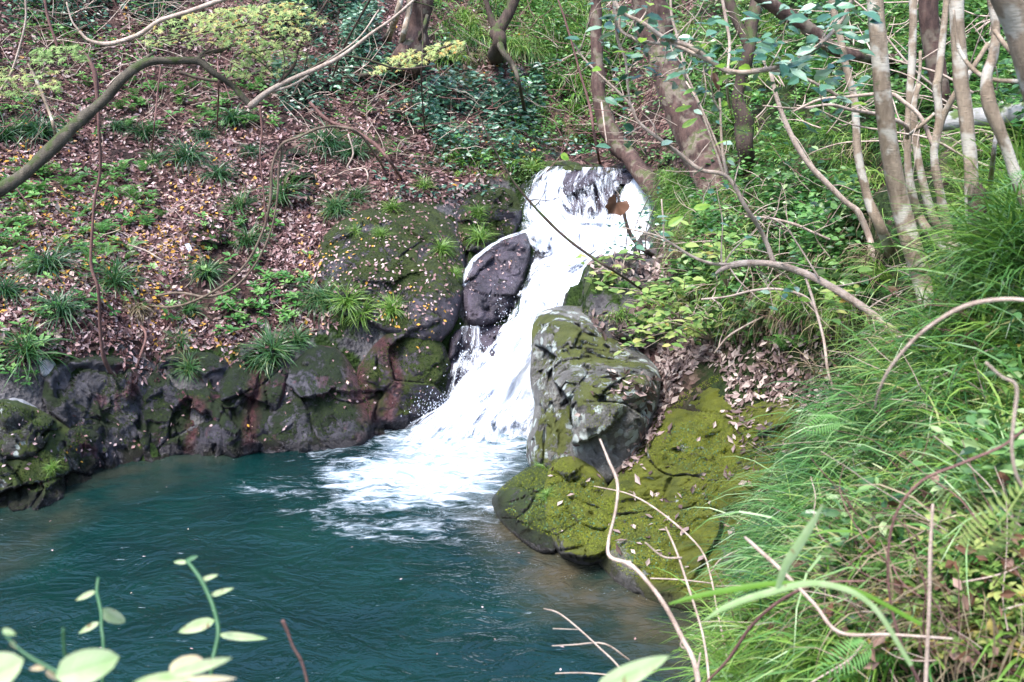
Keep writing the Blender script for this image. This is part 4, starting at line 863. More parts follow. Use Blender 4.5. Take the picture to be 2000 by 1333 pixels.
# ------------------------------------------------------------ trees, limbs, vines
def fix(pts):
    out = []
    for a, b, Y, w_ in pts:
        if Y is None:
            h_ = hit(a, b); Y = (h_[0][1]+.05) if h_ is not None else out[-1][2]
        out.append((a, b, Y, w_))
    return out
def ys(pts, Y):                          # (px,py,w) with one depth or (Y0,Y1)
    n = len(pts); Y0, Y1 = (Y, Y) if not isinstance(Y, tuple) else Y
    out = []
    for i, (a, b, w_) in enumerate(pts):
        t = i/max(1, n-1); out.append((a, b, None if Y1 is None and i == n-1 else Y0+((Y1 if Y1 is not None else Y0)-Y0)*t, w_))
    return out
def plant(name, label, cat, parts, group=None, leaves=None, seg=10, rough=.14):
    """parts: (part name, material, px path)"""
    first = fix(parts[0][2]); P0 = at(*first[-1][:3])
    t = empty(name, P0, label, cat, group)
    for pn, mt, pts in parts:
        mb = MB(); tube(mb, px_path(fix(pts)), 6, seg if pts[0][3] > 6 or pts[-1][3] > 6 else 6, rough)
        mb.build(pn, M[mt], t)
    if leaves:
        for pn, mt, fn in leaves:
            mb = MB(); fn(mb)
            if mb.n: mb.build(pn, M[mt], t, smooth=False)
    return t
def single(name, label, cat, mt, pts, extra=(), group=None, rough=.14, seg=7):
    mb = MB(); 
    for q in (pts,)+tuple(extra): tube(mb, px_path(fix(q)), 5, seg, rough)
    f = fix(pts)[-1]; o = mb.build(name, M[mt], origin=at(*f[:3])); return tag(o, label, cat, group)
def spray_leaves(poly, Y, n, T, s0, s1, flat=.25, th=.12, tint=(0, 1), droop=-.1, clump=3.):
    def fn(mb):
        pa = np.array(poly); lo, hi = pa.min(0), pa.max(0); c = 0
        a = rng.uniform(lo[0], hi[0], n*8); b = rng.uniform(lo[1], hi[1], n*8); ok = in_poly(a, b, poly); a, b = a[ok][:n*2], b[ok][:n*2]
        y = rng.normal(Y, th, len(a)); p = np.array([at(q, w_, e) for q, w_, e in zip(a, b, y)])
        k = fbm(p, 2, clump); p = p[np.argsort(-k+rng.normal(0, .16, len(k)))[:n]]
        nn = np.array([0, 0, 1.])+rng.normal(0, flat, p.shape)+np.array([0, -.8, 0]); inst(mb, T, p, frames(rdir(len(p), droop), nn), rng.uniform(s0, s1, len(p)), rng.uniform(tint[0], tint[1], len(p)))
    return fn
def along_leaves(path, n, T, s0, s1, tint=(0, 1), r=.05, droop=-.1, flat=.4):
    def fn(mb):
        p = smooth_path(px_path(fix(path)), 8)[:, :3]; k = rng.integers(0, len(p), n); q = p[k]+rng.normal(0, r, (n, 3))
        inst(mb, T, q, frames(rdir(n, droop), np.array([0, -.3, 1.])+rng.normal(0, flat, (n, 3))), rng.uniform(s0, s1, n), rng.uniform(tint[0], tint[1], n))
    return fn
def ramify(path, n, ln, w0, seed=0, up=.2):
    """random side twigs of a px path, as px paths"""
    rr = random.Random(seed); out = []
    for _ in range(n):
        i = rr.randrange(0, len(path)-1); t = rr.random(); A, B = path[i], path[i+1]
        if A[2] is None or B[2] is None: continue
        x, y, Y = [A[k]+(B[k]-A[k])*t for k in range(3)]; a = math.atan2(B[1]-A[1], B[0]-A[0])+rr.choice((-1, 1))*rr.uniform(.5, 1.2); q = [(x, y, Y, w0)]; L = ln*rr.uniform(.5, 1.2)
        for s in range(4):
            a += rr.uniform(-.4, .4); x += math.cos(a)*L/4; y += (math.sin(a)-up*.3)*L/4; Y += rr.uniform(-.06, .06); q.append((x, y, Y, max(1., w0*(1-.2*(s+1)))))
        out.append(q)
    return out

# the limb arching over the left bank
arch = [(492, 208, 7.4, 9), (478, 195, 7.4, 11), (455, 170, 7.4, 11), (415, 142, 7.3, 12), (385, 120, 7.3, 14), (335, 119, 7.2, 13), (285, 124, 7.1, 15), (245, 150, 7., 18), (200, 200, 7., 19), (145, 245, 6.9, 21), (100, 292, 6.8, 22), (40, 345, 6.7, 24), (-40, 395, 6.6, 28), (-160, 470, 6.8, 40), (-260, 560, 7.2, 46)]
bA = [(488, 208, 7.4, 13), (520, 182, 7.35, 10), (560, 160, 7.3, 9), (610, 138, 7.2, 8), (665, 112, 7.2, 7), (720, 70, 7.1, 6), (775, 30, 7., 5), (830, -20, 7., 4)]
bB = [(495, 203, 7.4, 8), (535, 170, 7.45, 7), (572, 132, 7.5, 6), (582, 95, 7.5, 6), (605, 55, 7.5, 5), (650, -15, 7.5, 4)]
bC = [(383, 122, 7.3, 9), (398, 104, 7.35, 8), (430, 100, 7.4, 6), (475, 78, 7.5, 4)]
bD = [(262, 138, 7.1, 8), (285, 115, 7.15, 6), (302, 103, 7.2, 4)]
bE = [(520, 182, 7.4, 5), (575, 165, 7.5, 5), (640, 120, 7.6, 4), (700, 75, 7.6, 3), (740, 20, 7.7, 3)]
mp = [('crown', 'maple', lambda mb: [spray_leaves(po, Y, n, T_MAPLE, .035, .06, .3, .14, tn)(mb) for po, Y, n, tn in [
    ([(255, 62), (330, 35), (470, 12), (600, 5), (640, 35), (600, 75), (520, 100), (420, 90), (300, 95)], 7.3, 400, (0, .95)), ([(460, 95), (610, 70), (600, 110), (570, 152), (440, 150)], 7.5, 170, (0, .75)),
    ([(55, 95), (150, 88), (172, 120), (60, 125)], 7.3, 110, (0, .4)), ([(-20, 130), (130, 130), (120, 182), (-20, 195)], 7.3, 130, (.1, .9)), ([(360, 25), (600, 0), (560, 50), (400, 60)], 7.6, 150, (.2, 1))]])]
mtw = [q for base in ([(300, 80, 7.3, 3), (420, 60, 7.3, 3), (520, 45, 7.3, 3), (610, 35, 7.3, 3)], [(460, 110, 7.5, 3), (540, 95, 7.5, 3), (600, 90, 7.5, 3)], [(60, 108, 7.3, 2), (165, 105, 7.3, 2)], [(-20, 150, 7.3, 2), (120, 155, 7.3, 2)]) for q in [base]+ramify(base, 7, 90, 2, len(base)*7)]
plant('maple_tree', 'tree whose thick mossy limb arches over the left bank below yellow green leaves', 'tree',
      [('trunk', 'bark_green', arch), ('branch', 'twig', bA), ('branch', 'bark_dark', bB), ('branch', 'bark_green', bC), ('branch', 'bark_green', bD), ('branch', 'twig', bE)]
      + [('twig', 'bark_dark', q) for q in mtw+ramify(bA, 5, 120, 3, 3)+ramify(bB, 4, 90, 3, 5)+ramify(bC, 3, 80, 3, 8)], leaves=mp)
ub = [(155, 62, 7.3, 5), (175, 80, 7.3, 6), (215, 86, 7.3, 8), (270, 68, 7.2, 8), (310, 42, 7.2, 8), (370, 22, 7.1, 9), (440, -2, 7.1, 9), (520, -30, 7., 10), (600, -90, 6.9, 12)]
single('branch', 'pale slender branch dipping into the top left below a spray of maple leaves', 'branch', 'twig', ub, [[(155, 62, 7.3, 4), (140, 40, 7.3, 3), (130, 5, 7.3, 3)]])
# second maple spray over the upper slope
yb = [(905, 78, 11., 4), (860, 95, 11., 5), (800, 120, 11.2, 6), (740, 140, 11.6, 7), (700, 150, None, 9)]
plant('maple_sapling', 'low maple sapling with a flat pale yellow spray of leaves at the upper middle', 'sapling', [('stem', 'bark_dark', yb)],
      leaves=[('foliage', 'maple', spray_leaves([(715, 145), (760, 112), (830, 92), (905, 78), (900, 105), (830, 122), (770, 140)], 11.2, 240, T_MAPLE, .05, .08, .25, .2, (.3, 1)))])
v1 = [(750, 330, None, 4), (705, 265, 9.6, 4.3), (660, 248, 9.4, 5.0), (620, 252, 9.2, 5.0), (585, 268, 9.2, 5.0), (550, 283, 9.2, 5.8), (532, 325, 9.2, 5.0), (528, 390, 9.2, 5.0), (514, 450, 9.2, 5.0), (485, 510, 9.2, 5.0), (440, 555, 9.3, 5.0), (390, 584, 9.4, 5.0), (335, 600, 9.6, 5.0), (285, 596, None, 5.0)]
v1b = [(552, 283, 9.2, 5.0), (545, 330, 9.3, 4.3), (541, 395, 9.3, 4.3), (528, 455, 9.3, 4.3), (500, 515, 9.3, 4.3), (458, 562, 9.4, 4.3), (405, 580, 9.4, 5), (350, 572, 9.5, 5), (300, 580, None, 5)]
single('vine', 'pale double vine looping down in a large U in front of the left bank', 'vine', 'vine', v1, [v1b])
v2 = [(158, 100, 8.6, 7), (182, 135, 8.6, 8), (190, 190, 8.6, 7), (193, 260, 8.6, 6), (196, 330, 8.7, 6), (186, 385, 8.7, 5), (180, 450, 8.7, 5), (178, 520, 8.7, 5), (192, 565, 8.7, 6), (195, 630, 8.8, 6), (203, 700, 8.9, 7), (228, 742, 9.1, 8), (265, 757, 9.2, 9), (285, 730, 9.4, 8), (298, 690, None, 7)]
single('vine', 'thin reddish vine hanging straight down the left bank to the rock wall', 'vine', 'twig_red', v2, [[(265, 757, 9.2, 8), (262, 730, 9.3, 6), (285, 660, 9.5, 5), (270, 630, 9.7, 5)]])
TH = 'thin bare stems of the left bank'
for lab, pts, mt in [
    ('thin pale stem in the top left corner bending down to the left edge', ys([(48, -20, 4), (50, 40, 4), (36, 100, 4), (18, 150, 4), (-10, 190, 4)], 7.4), 'twig'),
    ('short slanting stem at the top, left of the dipping pale branch', ys([(86, -20, 5), (92, 30, 5), (108, 80, 5), (112, 95, 4)], 7.8), 'twig_red'),
    ('grey stem leaning right across the leaf litter at far upper left', ys([(55, 125, 4), (72, 160, 6), (95, 215, 6), (108, 260, 6), (115, 300, 5)], (9.5, None)), 'bark_pale'),
    ('crooked red brown stem above the rising part of the arching limb', ys([(155, 100, 4), (172, 112, 6), (188, 150, 6), (190, 200, 5), (188, 235, 5)], (9.5, None)), 'twig_red'),
    ('very thin upright stem below the top of the arch', ys([(314, 130, 3), (306, 200, 3), (300, 260, 3), (296, 300, 3)], (9.5, None)), 'twig_red'),
    ('very thin upright stem below the descending part of the arch', ys([(425, 120, 3), (427, 180, 3), (424, 250, 3)], (9.5, None)), 'twig_red'),
    ('dark fallen branch lying behind the elbow of the arching limb', ys([(350, 140, 7), (385, 152, 7), (430, 158, 6), (480, 150, 6), (535, 125, 5)], (12.2, None)), 'bark_dark'),
    ('thin stem dangling just right of the elbow of the arching limb', ys([(508, 205, 4), (512, 260, 4), (508, 300, 3), (515, 380, 3), (520, 440, 3)], 9.), 'twig_red'),
    ('slender dark stem hanging through the upper middle of the bank', ys([(822, -10, 3), (826, 80, 3), (823, 160, 3), (830, 260, 3)], (11, None)), 'bark_dark'),
    ('sinuous root like branch running down the bank right of the U shaped vine', ys([(605, 200, 6), (640, 235, 7), (690, 255, 7), (735, 285, 7), (765, 320, 6), (785, 350, 5)], (11.4, None)), 'twig_red'),
    ('thin looping tendril below the overhang with hanging sedge', ys([(680, 262, 3), (690, 300, 3), (678, 330, 3), (712, 330, 3), (718, 355, 3), (700, 370, 3)], (10.8, None)), 'twig'),
    ('arched bare shoot crossing the blue green shrubs at the top', ys([(570, 190, 3), (600, 140, 4), (660, 110, 4), (720, 118, 4), (780, 135, 4), (850, 128, 3)], (10., 10.5)), 'bark_dark'),
    ('straight thin stem between the blue green shrubs and the yellow spray', ys([(735, -20, 4), (700, 40, 4), (668, 100, 4), (650, 150, 4)], (10., 11.)), 'bark_dark'),
    ('forked stick lying on the litter below the white scrap', ys([(250, 478, 3), (285, 490, 3), (320, 510, 3), (350, 515, 3)], (10.1, None)), 'twig'),
    ('low stick on the litter at the lower left of the bank', ys([(30, 366, 3), (55, 400, 3), (75, 440, 3), (85, 470, 3)], (10.0, None)), 'twig_red')]:
    single('stem', lab, 'stem', mt, pts, group=TH)
# trunks at the top middle
plant('tree', 'brown trunk standing at the top middle left with several slim stems before it', 'tree', [('trunk', 'bark_brown', [(838, -80, 14., 40), (828, 0, 14., 42), (815, 55, 14.1, 46), (802, 110, 14.1, 60), (798, 125, None, 70)]), ('stem', 'bark_pale', [(806, -60, 13.8, 11), (798, 20, 13.8, 12), (788, 70, 13.8, 12), (782, 110, None, 14)]), ('stem', 'bark_pale', [(790, -40, 13.8, 9), (775, 30, 13.8, 11), (755, 78, None, 13)]), ('stem', 'bark_green', [(835, 30, 13.6, 6), (822, 70, 13.7, 7), (806, 108, None, 8)])], rough=.2)
plant('tree', 'dark crooked forked tree with a pale drooping root like limb at the top centre', 'tree', [('trunk', 'bark_dark', [(1025, -60, 13.6, 20), (1005, 0, 13.6, 18), (985, 40, 13.6, 22), (972, 62, 13.6, 26), (975, 90, 13.7, 28), (968, 110, None, 34)]), ('branch', 'bark_dark', [(940, -50, 13.6, 9), (950, 5, 13.6, 10), (962, 40, 13.6, 13), (972, 62, 13.6, 16)]), ('branch', 'bark_green', [(972, 78, 13.5, 12), (985, 105, 13.4, 11), (1003, 130, 13.4, 9), (1015, 170, 13.4, 7), (1027, 228, None, 7)])], rough=.2)
plant('tree', 'brown leaning tree bending into the water right of the upper waterfall', 'tree', [('trunk', 'bark_brown', [(1160, -60, 13.2, 20), (1163, 30, 13.2, 20), (1166, 120, 13.1, 23), (1172, 190, 13., 27), (1186, 245, 12.9, 33), (1215, 292, 12.7, 34), (1250, 332, 12.4, 34), (1285, 372, 12.0, 36), (1300, 395, None, 38)]), ('branch', 'twig', [(1175, 200, 12.8, 4), (1180, 240, 12.5, 3), (1185, 280, 12.4, 3)])], rough=.25)
plant('tree', 'stout reddish brown trunk leaning left behind the twigs, thickest one in view', 'tree', [('trunk', 'bark_brown', [(1250, -120, 11.6, 72), (1262, -20, 11.6, 66), (1278, 60, 11.6, 62), (1302, 140, 11.4, 58), (1330, 215, 11.2, 62), (1360, 285, 11., 68), (1385, 340, 10.8, 74), (1410, 390, None, 84)])], leaves=[('moss_leaves', 'bright', along_leaves([(1268, 40, 11.2, 9), (1285, 130, 11., 9), (1300, 190, 10.9, 9)], 90, T_TINY, .02, .04, r=.12))], seg=16, rough=.1)
plant('tree', 'dark ivy dotted trunk standing among the bank grass right of the stout trunk', 'tree', [('trunk', 'bark_dark', [(1490, -80, 10.3, 22), (1478, 0, 10.2, 24), (1462, 90, 10., 24), (1448, 160, 10., 24), (1440, 200, 9.95, 26), (1456, 245, 9.9, 36), (1458, 300, 9.85, 30), (1448, 350, None, 30)]), ('branch', 'bark_dark', [(1400, -60, 10.2, 14), (1430, 20, 10.1, 18), (1462, 95, 10., 20)])],
      leaves=[('ivy', 'bright', along_leaves([(1462, 90, 9.85, 1), (1442, 190, 9.8, 1), (1455, 245, 9.75, 1), (1455, 330, 9.7, 1)], 260, T_TINY, .018, .032, (0, .8), .09, flat=.9))], rough=.25)
plant('tree', 'leaning brown mossy trunk crossing behind the twigs near the top right centre', 'tree', [('trunk', 'bark_brown', [(1440, -40, 8.8, 22), (1500, 5, 8.9, 24), (1560, 45, 9., 24), (1620, 90, 9.1, 24), (1690, 112, 9.3, 22), (1760, 120, None, 24)])], rough=.2)
# pale trunks on the right
RT = 'pale slender trunks on the right bank'
plant('tree', 'thickest smooth pale trunk of the right bank, slanting down to the long grass', 'tree', [('trunk', 'bark_pale', [(1702, -120, 5., 28), (1708, -20, 5., 29), (1716, 80, 5., 31), (1724, 180, 5., 32), (1737, 290, 5.05, 34), (1756, 390, 5.1, 36), (1783, 490, 5.1, 38), (1808, 570, 5.1, 40), (1836, 645, None, 46)])], RT, seg=18, rough=.06)
plant('tree', 'slim whitish trunk left of the thickest pale one, reaching the bank grass', 'tree', [('trunk', 'bark_pale', [(1605, -90, 6.6, 13), (1622, -10, 6.6, 13), (1640, 70, 6.6, 13), (1655, 140, 6.6, 13), (1669, 200, 6.6, 14), (1676, 300, 6.6, 15), (1694, 385, 6.6, 17), (1722, 450, 6.6, 19), (1742, 500, None, 22)])], RT, rough=.1)
plant('tree', 'thin brownish stem just right of the thickest pale trunk, curving at its foot', 'tree', [('trunk', 'bark_pale', [(1778, -90, 6.4, 15), (1783, -10, 6.4, 15), (1782, 110, 6.4, 14), (1776, 200, 6.4, 13), (1772, 290, 6.4, 13), (1780, 370, 6.4, 15), (1805, 440, 6.4, 17), (1858, 498, None, 20)]), ('branch', 'bark_pale', [(1798, 100, 6.35, 6), (1795, 150, 6.35, 6), (1778, 200, 6.4, 7)])], RT, rough=.1)
plant('tree', 'wide brown trunk in the background between the slim pale stems', 'tree', [('trunk', 'bark_brown', [(1808, -90, 7.9, 36), (1812, 0, 7.9, 36), (1822, 90, 7.9, 34), (1838, 180, 7.9, 32), (1848, 260, 7.9, 34), (1856, 360, None, 40)])], RT, rough=.1)
plant('tree', 'mottled thin trunk bowing left then right between the brown trunk and the thickest pale one', 'tree', [('trunk', 'bark_pale', [(1795, 165, 6.1, 9), (1785, 210, 6.1, 12), (1790, 290, 6.1, 14), (1805, 370, 6.1, 15), (1825, 430, 6.1, 17), (1862, 490, 6.05, 19), (1885, 530, None, 20)])], RT, rough=.12)
plant('tree', 'forked pale stem leaning in front of the wide brown trunk', 'tree', [('trunk', 'bark_pale', [(1858, -90, 5.4, 12), (1850, -10, 5.4, 12), (1842, 70, 5.4, 13), (1832, 150, 5.4, 14), (1828, 170, 5.4, 14), (1834, 235, 5.4, 14), (1824, 300, 5.4, 15), (1836, 380, 5.4, 17), (1858, 470, 5.4, 20), (1876, 560, None, 22)]), ('branch', 'bark_pale', [(1930, 85, 5.3, 9), (1895, 140, 5.3, 10), (1862, 190, 5.35, 12), (1840, 235, 5.4, 12), (1826, 290, 5.4, 13)]), ('branch', 'bark_pale', [(1825, 222, 5.4, 6), (1800, 245, 5.4, 7), (1778, 262, 5.5, 6)])], RT, rough=.12)
plant('tree', 'straight tan trunk rising directly behind the broken stump', 'tree', [('trunk', 'bark_pale', [(1866, -120, 4.7, 25), (1868, -20, 4.7, 26), (1871, 80, 4.7, 26), (1877, 160, 4.7, 27), (1884, 200, 4.7, 27), (1893, 290, 4.7, 25), (1898, 380, 4.7, 26), (1902, 470, 4.7, 27), (1906, 560, None, 30)])], RT, seg=14, rough=.08)
plant('tree', 'crooked pale trunk at the right edge in front of the fallen log', 'tree', [('trunk', 'bark_pale', [(1918, -80, 4.2, 12), (1932, -10, 4.2, 14), (1944, 50, 4.2, 16), (1940, 105, 4.2, 19), (1926, 150, 4.2, 19), (1930, 200, 4.2, 20), (1948, 245, 4.2, 20), (1972, 305, 4.2, 21), (1996, 372, 4.2, 22), (2040, 470, None, 26)]), ('branch', 'bark_pale', [(1942, 60, 4.15, 9), (1965, 90, 4.1, 9), (1990, 118, 4.1, 8), (2030, 140, 4.1, 8)]), ('branch', 'bark_pale', [(1862, 20, 4.3, 5), (1872, 90, 4.3, 7), (1900, 135, 4.25, 8), (1940, 155, 4.2, 8), (2030, 160, 4.1, 8)])], RT, rough=.16)
plant('tree', 'massive pale trunk filling the top right corner, close to the viewer', 'tree', [('trunk', 'bark_pale', [(1930, -260, 3.3, 120), (1985, -80, 3.3, 125), (2030, 40, 3.3, 125), (2075, 180, 3.3, 130), (2130, 380, 3.3, 150), (2180, 620, 3.3, 180)])], seg=28, rough=.05)
single('fallen_log', 'bleached whitish fallen log lying behind the pale trunks at the right edge', 'log', 'log', [(1838, 240, 6.3, 34), (1880, 233, 6.25, 36), (1940, 226, 6.2, 36), (2060, 212, 6.1, 40)], seg=14, rough=.06)
# broken stump with a jagged top
mb = MB(); tube(mb, px_path(fix([(1905, 372, 4.45, 34), (1908, 420, 4.45, 36), (1912, 500, 4.45, 38), (1922, 600, None, 44)])), 6, 16, .22)
for k in range(9):
    q = k/9*2*math.pi; c = at(1905+math.cos(q)*12, 374, 4.45+math.sin(q)*.03); hgt = .02+.035*((k*7) % 5)/4; tube(mb, [[*(c-[0, 0, .03]), .012], [*(c+[0, 0, hgt*.5]), .008], [*(c+[.003, 0, hgt]), .002]], 2, 5, .1)
tag(mb.build('tree_stump', M['bark_brown'], origin=at(1915, 560, 4.5)), 'broken brown stump with a splintered top among the pale trunks', 'stump')
single('dead_pole', 'thin dead grey pole leaning beside the broken stump', 'stick', 'bark_pale', [(1946, 255, 4.35, 9), (1938, 320, 4.4, 10), (1926, 420, None, 11)])
single('stick', 'dark broken stick lying across behind the foot of the thickest pale trunk', 'stick', 'bark_dark', [(1770, 430, 6.2, 10), (1820, 405, 6.2, 16), (1890, 400, 6.2, 14)])
single('stick', 'brown stick leaning against the foot of the thickest pale trunk', 'stick', 'twig_red', [(1798, 532, 4.9, 9), (1845, 510, 4.8, 10), (1900, 488, 4.75, 12)])
# twiggy shrub in the middle ground
BT = 'bare branches and twigs over the right bank'
m1 = [(1398, 535, 5.7, 5), (1412, 526, 5.7, 9), (1440, 517, 5.7, 12), (1500, 515, 5.6, 13), (1560, 530, 5.6, 14), (1620, 560, 5.5, 14), (1690, 602, 5.4, 15), (1740, 640, 5.3, 16), (1790, 685, None, 18)]
m2 = [(1512, 515, 5.6, 10), (1490, 460, 5.6, 9), (1458, 408, 5.5, 9), (1420, 345, 5.5, 9), (1370, 332, 5.5, 8), (1330, 303, 5.5, 8), (1285, 270, 5.4, 7), (1246, 237, 5.4, 6), (1225, 198, 5.4, 5), (1150, 126, 5.4, 4), (1120, 85, 5.4, 3)]
m3 = [(1570, 532, 5.6, 5), (1592, 600, 5.5, 6), (1608, 660, 5.4, 6), (1618, 730, 5.3, 6), (1640, 790, 5.3, 6), (1665, 850, None, 6)]
m4 = [(1440, 517, 5.7, 6), (1390, 515, 5.7, 7), (1350, 500, 5.7, 6), (1310, 475, 5.7, 5), (1280, 460, 5.7, 4), (1215, 445, 5.7, 3)]
m5 = [(1420, 345, 5.5, 6), (1410, 280, 5.5, 5), (1406, 200, 5.5, 4), (1400, 150, 5.5, 3)]
m6 = [(1416, 350, 5.5, 5), (1400, 300, 5.5, 4), (1362, 200, 5.5, 4), (1340, 160, 5.6, 3)]
m7 = [(1600, 545, 5.5, 4), (1560, 480, 5.6, 3), (1530, 440, 5.6, 3), (1490, 420, 5.6, 3)]
def lvs(paths, n, s0=.05, s1=.10, tn=(0, 1)):
    return lambda mb: [along_leaves(p, n, T_OVAL, s0, s1, tn, .06)(mb) for p in paths]
tw = ramify(m1, 12, 150, 3.5, 21)+ramify(m2, 12, 110, 3, 22)+ramify(m4, 5, 100, 2.5, 23)+ramify(m5, 3, 80, 2.5, 25)
plant('bare_shrub', 'shrub with a pale bare branch arching out over the ledge and many thin twigs', 'shrub', [('branch', 'twig', q) for q in (m1, m2, m3, m4, m5, m6, m7)]+[('twig', 'twig', q) for q in tw], None,
      [('leaves', 'shrub_blue', lvs([m2, m4, m5]+tw[::4], 4, tn=(.3, 1))), ('leaves', 'bright', lvs([m2, m5, m6]+tw[1::7], 2, .05, .09))])
k1 = [(1196, -30, 5., 5), (1210, 20, 5., 7), (1255, 45, 5., 8), (1300, 76, 5., 9), (1345, 90, 5., 9), (1390, 120, 5., 10), (1420, 138, 5., 10), (1465, 141, 5., 9), (1525, 129, 5., 9), (1575, 105, 5., 9), (1610, 80, 5., 8), (1650, 30, 5., 8), (1680, -40, 4.9, 9)]
k2 = [(1212, 20, 5., 4), (1213, 60, 5., 6), (1255, 80, 5., 6), (1318, 90, 5., 7), (1354, 105, 5., 7), (1390, 122, 5., 7)]
k3 = [(1195, -20, 5.1, 5), (1203, 40, 5.1, 6), (1207, 80, 5.1, 6), (1222, 120, 5.1, 5), (1226, 170, 5.1, 5), (1232, 210, 5.1, 4)]
k4 = [(1465, 141, 5., 5), (1500, 138, 5., 4), (1560, 148, 5., 5), (1640, 190, 5., 6), (1660, 200, 5., 6)]
tw = ramify(k1[:11], 16, 120, 3, 31)+ramify(k2, 5, 100, 2.5, 32)+ramify(k4, 4, 90, 2.5, 33)
plant('overhanging_branch', 'long whitish forked branch with glossy leaves reaching in from the upper right', 'branch', [('branch', 'twig', k1[::-1]), ('branch', 'twig', k2), ('branch', 'twig', k3), ('branch', 'twig', k4)]+[('twig', 'twig', q) for q in tw], None,
      [('leaves', 'shrub_blue', lambda mb: (lvs([k1[2:11], k3, k4], 9, .06, .11, (.2, 1))(mb), lvs(tw, 5, .05, .10, (.1, 1))(mb), spray_leaves([(1180, 10), (1260, 10), (1290, 150), (1190, 230), (1160, 130)], 5.1, 40, T_OVAL, .05, .10, .5, .15)(mb), spray_leaves([(1440, 10), (1600, -10), (1720, 20), (1640, 190), (1540, 150), (1450, 100)], 4.9, 110, T_OVAL, .06, .12, .5, .2, (.2, 1))(mb))), ('leaves', 'bright', lvs([k1[2:9], k4]+tw[::6], 3, .06, .10))])
for lab, pts, mt, tn in [
    ('slanting whitish bare branch between the ivy trunk and the slim whitish trunk', ys([(1505, 140, 7), (1520, 200, 8), (1542, 258, 9), (1572, 310, 9), (1606, 349, 10), (1650, 394, 11), (1678, 418, 13), (1700, 470, 13), (1712, 520, 13)], (7.2, None)), 'twig', 2),
    ('pale horizontal branch crossing in front of the slim whitish trunk', ys([(1550, 218, 3), (1600, 195, 5), (1650, 190, 6), (1735, 184, 8), (1765, 200, 8), (1800, 232, 8), (1822, 285, 9)], (5.6, 5.4)), 'twig', 4),
    ('lower of two horizontal branches crossing the thickest pale trunk', ys([(1490, 207, 3), (1560, 212, 4), (1620, 205, 6), (1660, 215, 7), (1720, 225, 8), (1768, 245, 8), (1772, 270, 9)], (5.6, 6.2)), 'twig', 4),
    ('whitish bare twig fork over the dark hollow above the ledge', ys([(1455, 423, 4), (1500, 426, 5), (1550, 438, 5), (1590, 455, 5), (1620, 468, 5)], 6.2), 'twig', 6),
    ('bare twig tangle under the arching pale branch', ys([(1370, 585, 4), (1420, 580, 4), (1470, 568, 5), (1520, 565, 5), (1570, 578, 5), (1590, 600, 5)], (6.2, 5.8)), 'twig', 8),
    ('thin brown twig hanging from the top between the overhanging leaves', ys([(1330, 120, 3), (1365, 200, 4), (1395, 270, 4), (1420, 330, 4)], 5.7), 'twig', 3),
    ('dark twig crossing over the white water from the ledge to the upper left', ys([(935, 225, 2), (965, 290, 3), (1000, 350, 4), (1040, 400, 5), (1100, 460, 6), (1150, 498, 6), (1200, 530, 5), (1260, 570, 5)], (8.3, None)), 'bark_dark', 5),
    ('dark leafy stem standing in front of the right stream of the waterfall', ys([(1205, 380, 4), (1216, 410, 5), (1228, 450, 7), (1245, 478, 8), (1265, 492, 8), (1275, 500, 9)], (9.6, None)), 'bark_dark', 6),
    ('thin upright stem at the right edge of the upper waterfall', ys([(1292, 390, 3), (1295, 430, 4), (1297, 470, 4), (1298, 500, 4)], (9.9, None)), 'twig', 1),
    ('tall thin stem left of the leaning brown tree above the falls', ys([(1090, 0, 3), (1110, 60, 4), (1135, 150, 4), (1150, 200, 5), (1162, 270, 5), (1172, 320, 5)], (12., None)), 'twig_red', 3),
    ('thin grey stem rising in the gap left of the stout brown trunk', ys([(1310, -20, 5), (1312, 30, 5), (1325, 80, 5), (1340, 150, 4)], 9.), 'twig', 2),
    ('slim upright stem behind the overhanging leaves right of the stout trunk', ys([(1408, -20, 6), (1418, 40, 6), (1425, 90, 6), (1420, 170, 5), (1430, 230, 5)], (9.6, None)), 'twig', 3),
    ('pale stick lying low in front of the ledge plants', ys([(1395, 690, 2), (1420, 660, 4), (1450, 640, 4), (1490, 620, 4)], 8.), 'twig', 1)]:
    tws = ramify(fix(pts), tn, 70, 2.5, len(lab)); single('branch', lab, 'branch', mt, pts, tws, BT)
# leaves on the stem before the right stream
t = empty('leafy_sprig', at(1260, 500, 9.6), 'sprig of small leaves dangling before the white right stream', 'sprig')
mb = MB(); spray_leaves([(1200, 400), (1290, 360), (1295, 480), (1180, 500)], 9.5, 70, T_TINY, .04, .07, .5)(mb); mb.build('leaves', M['shrub_blue'], t, smooth=False)
mb = MB(); [tube(mb, px_path(q), 4, 5) for q in [ys([(1290, 350, 2), (1260, 400, 2), (1240, 450, 2), (1250, 498, 3)], 9.6), ys([(1215, 400, 2), (1225, 440, 2), (1222, 490, 2)], 9.6), ys([(1282, 395, 2), (1262, 450, 2), (1262, 498, 3)], 9.6)]]; mb.build('stem', M['bark_dark'], t)

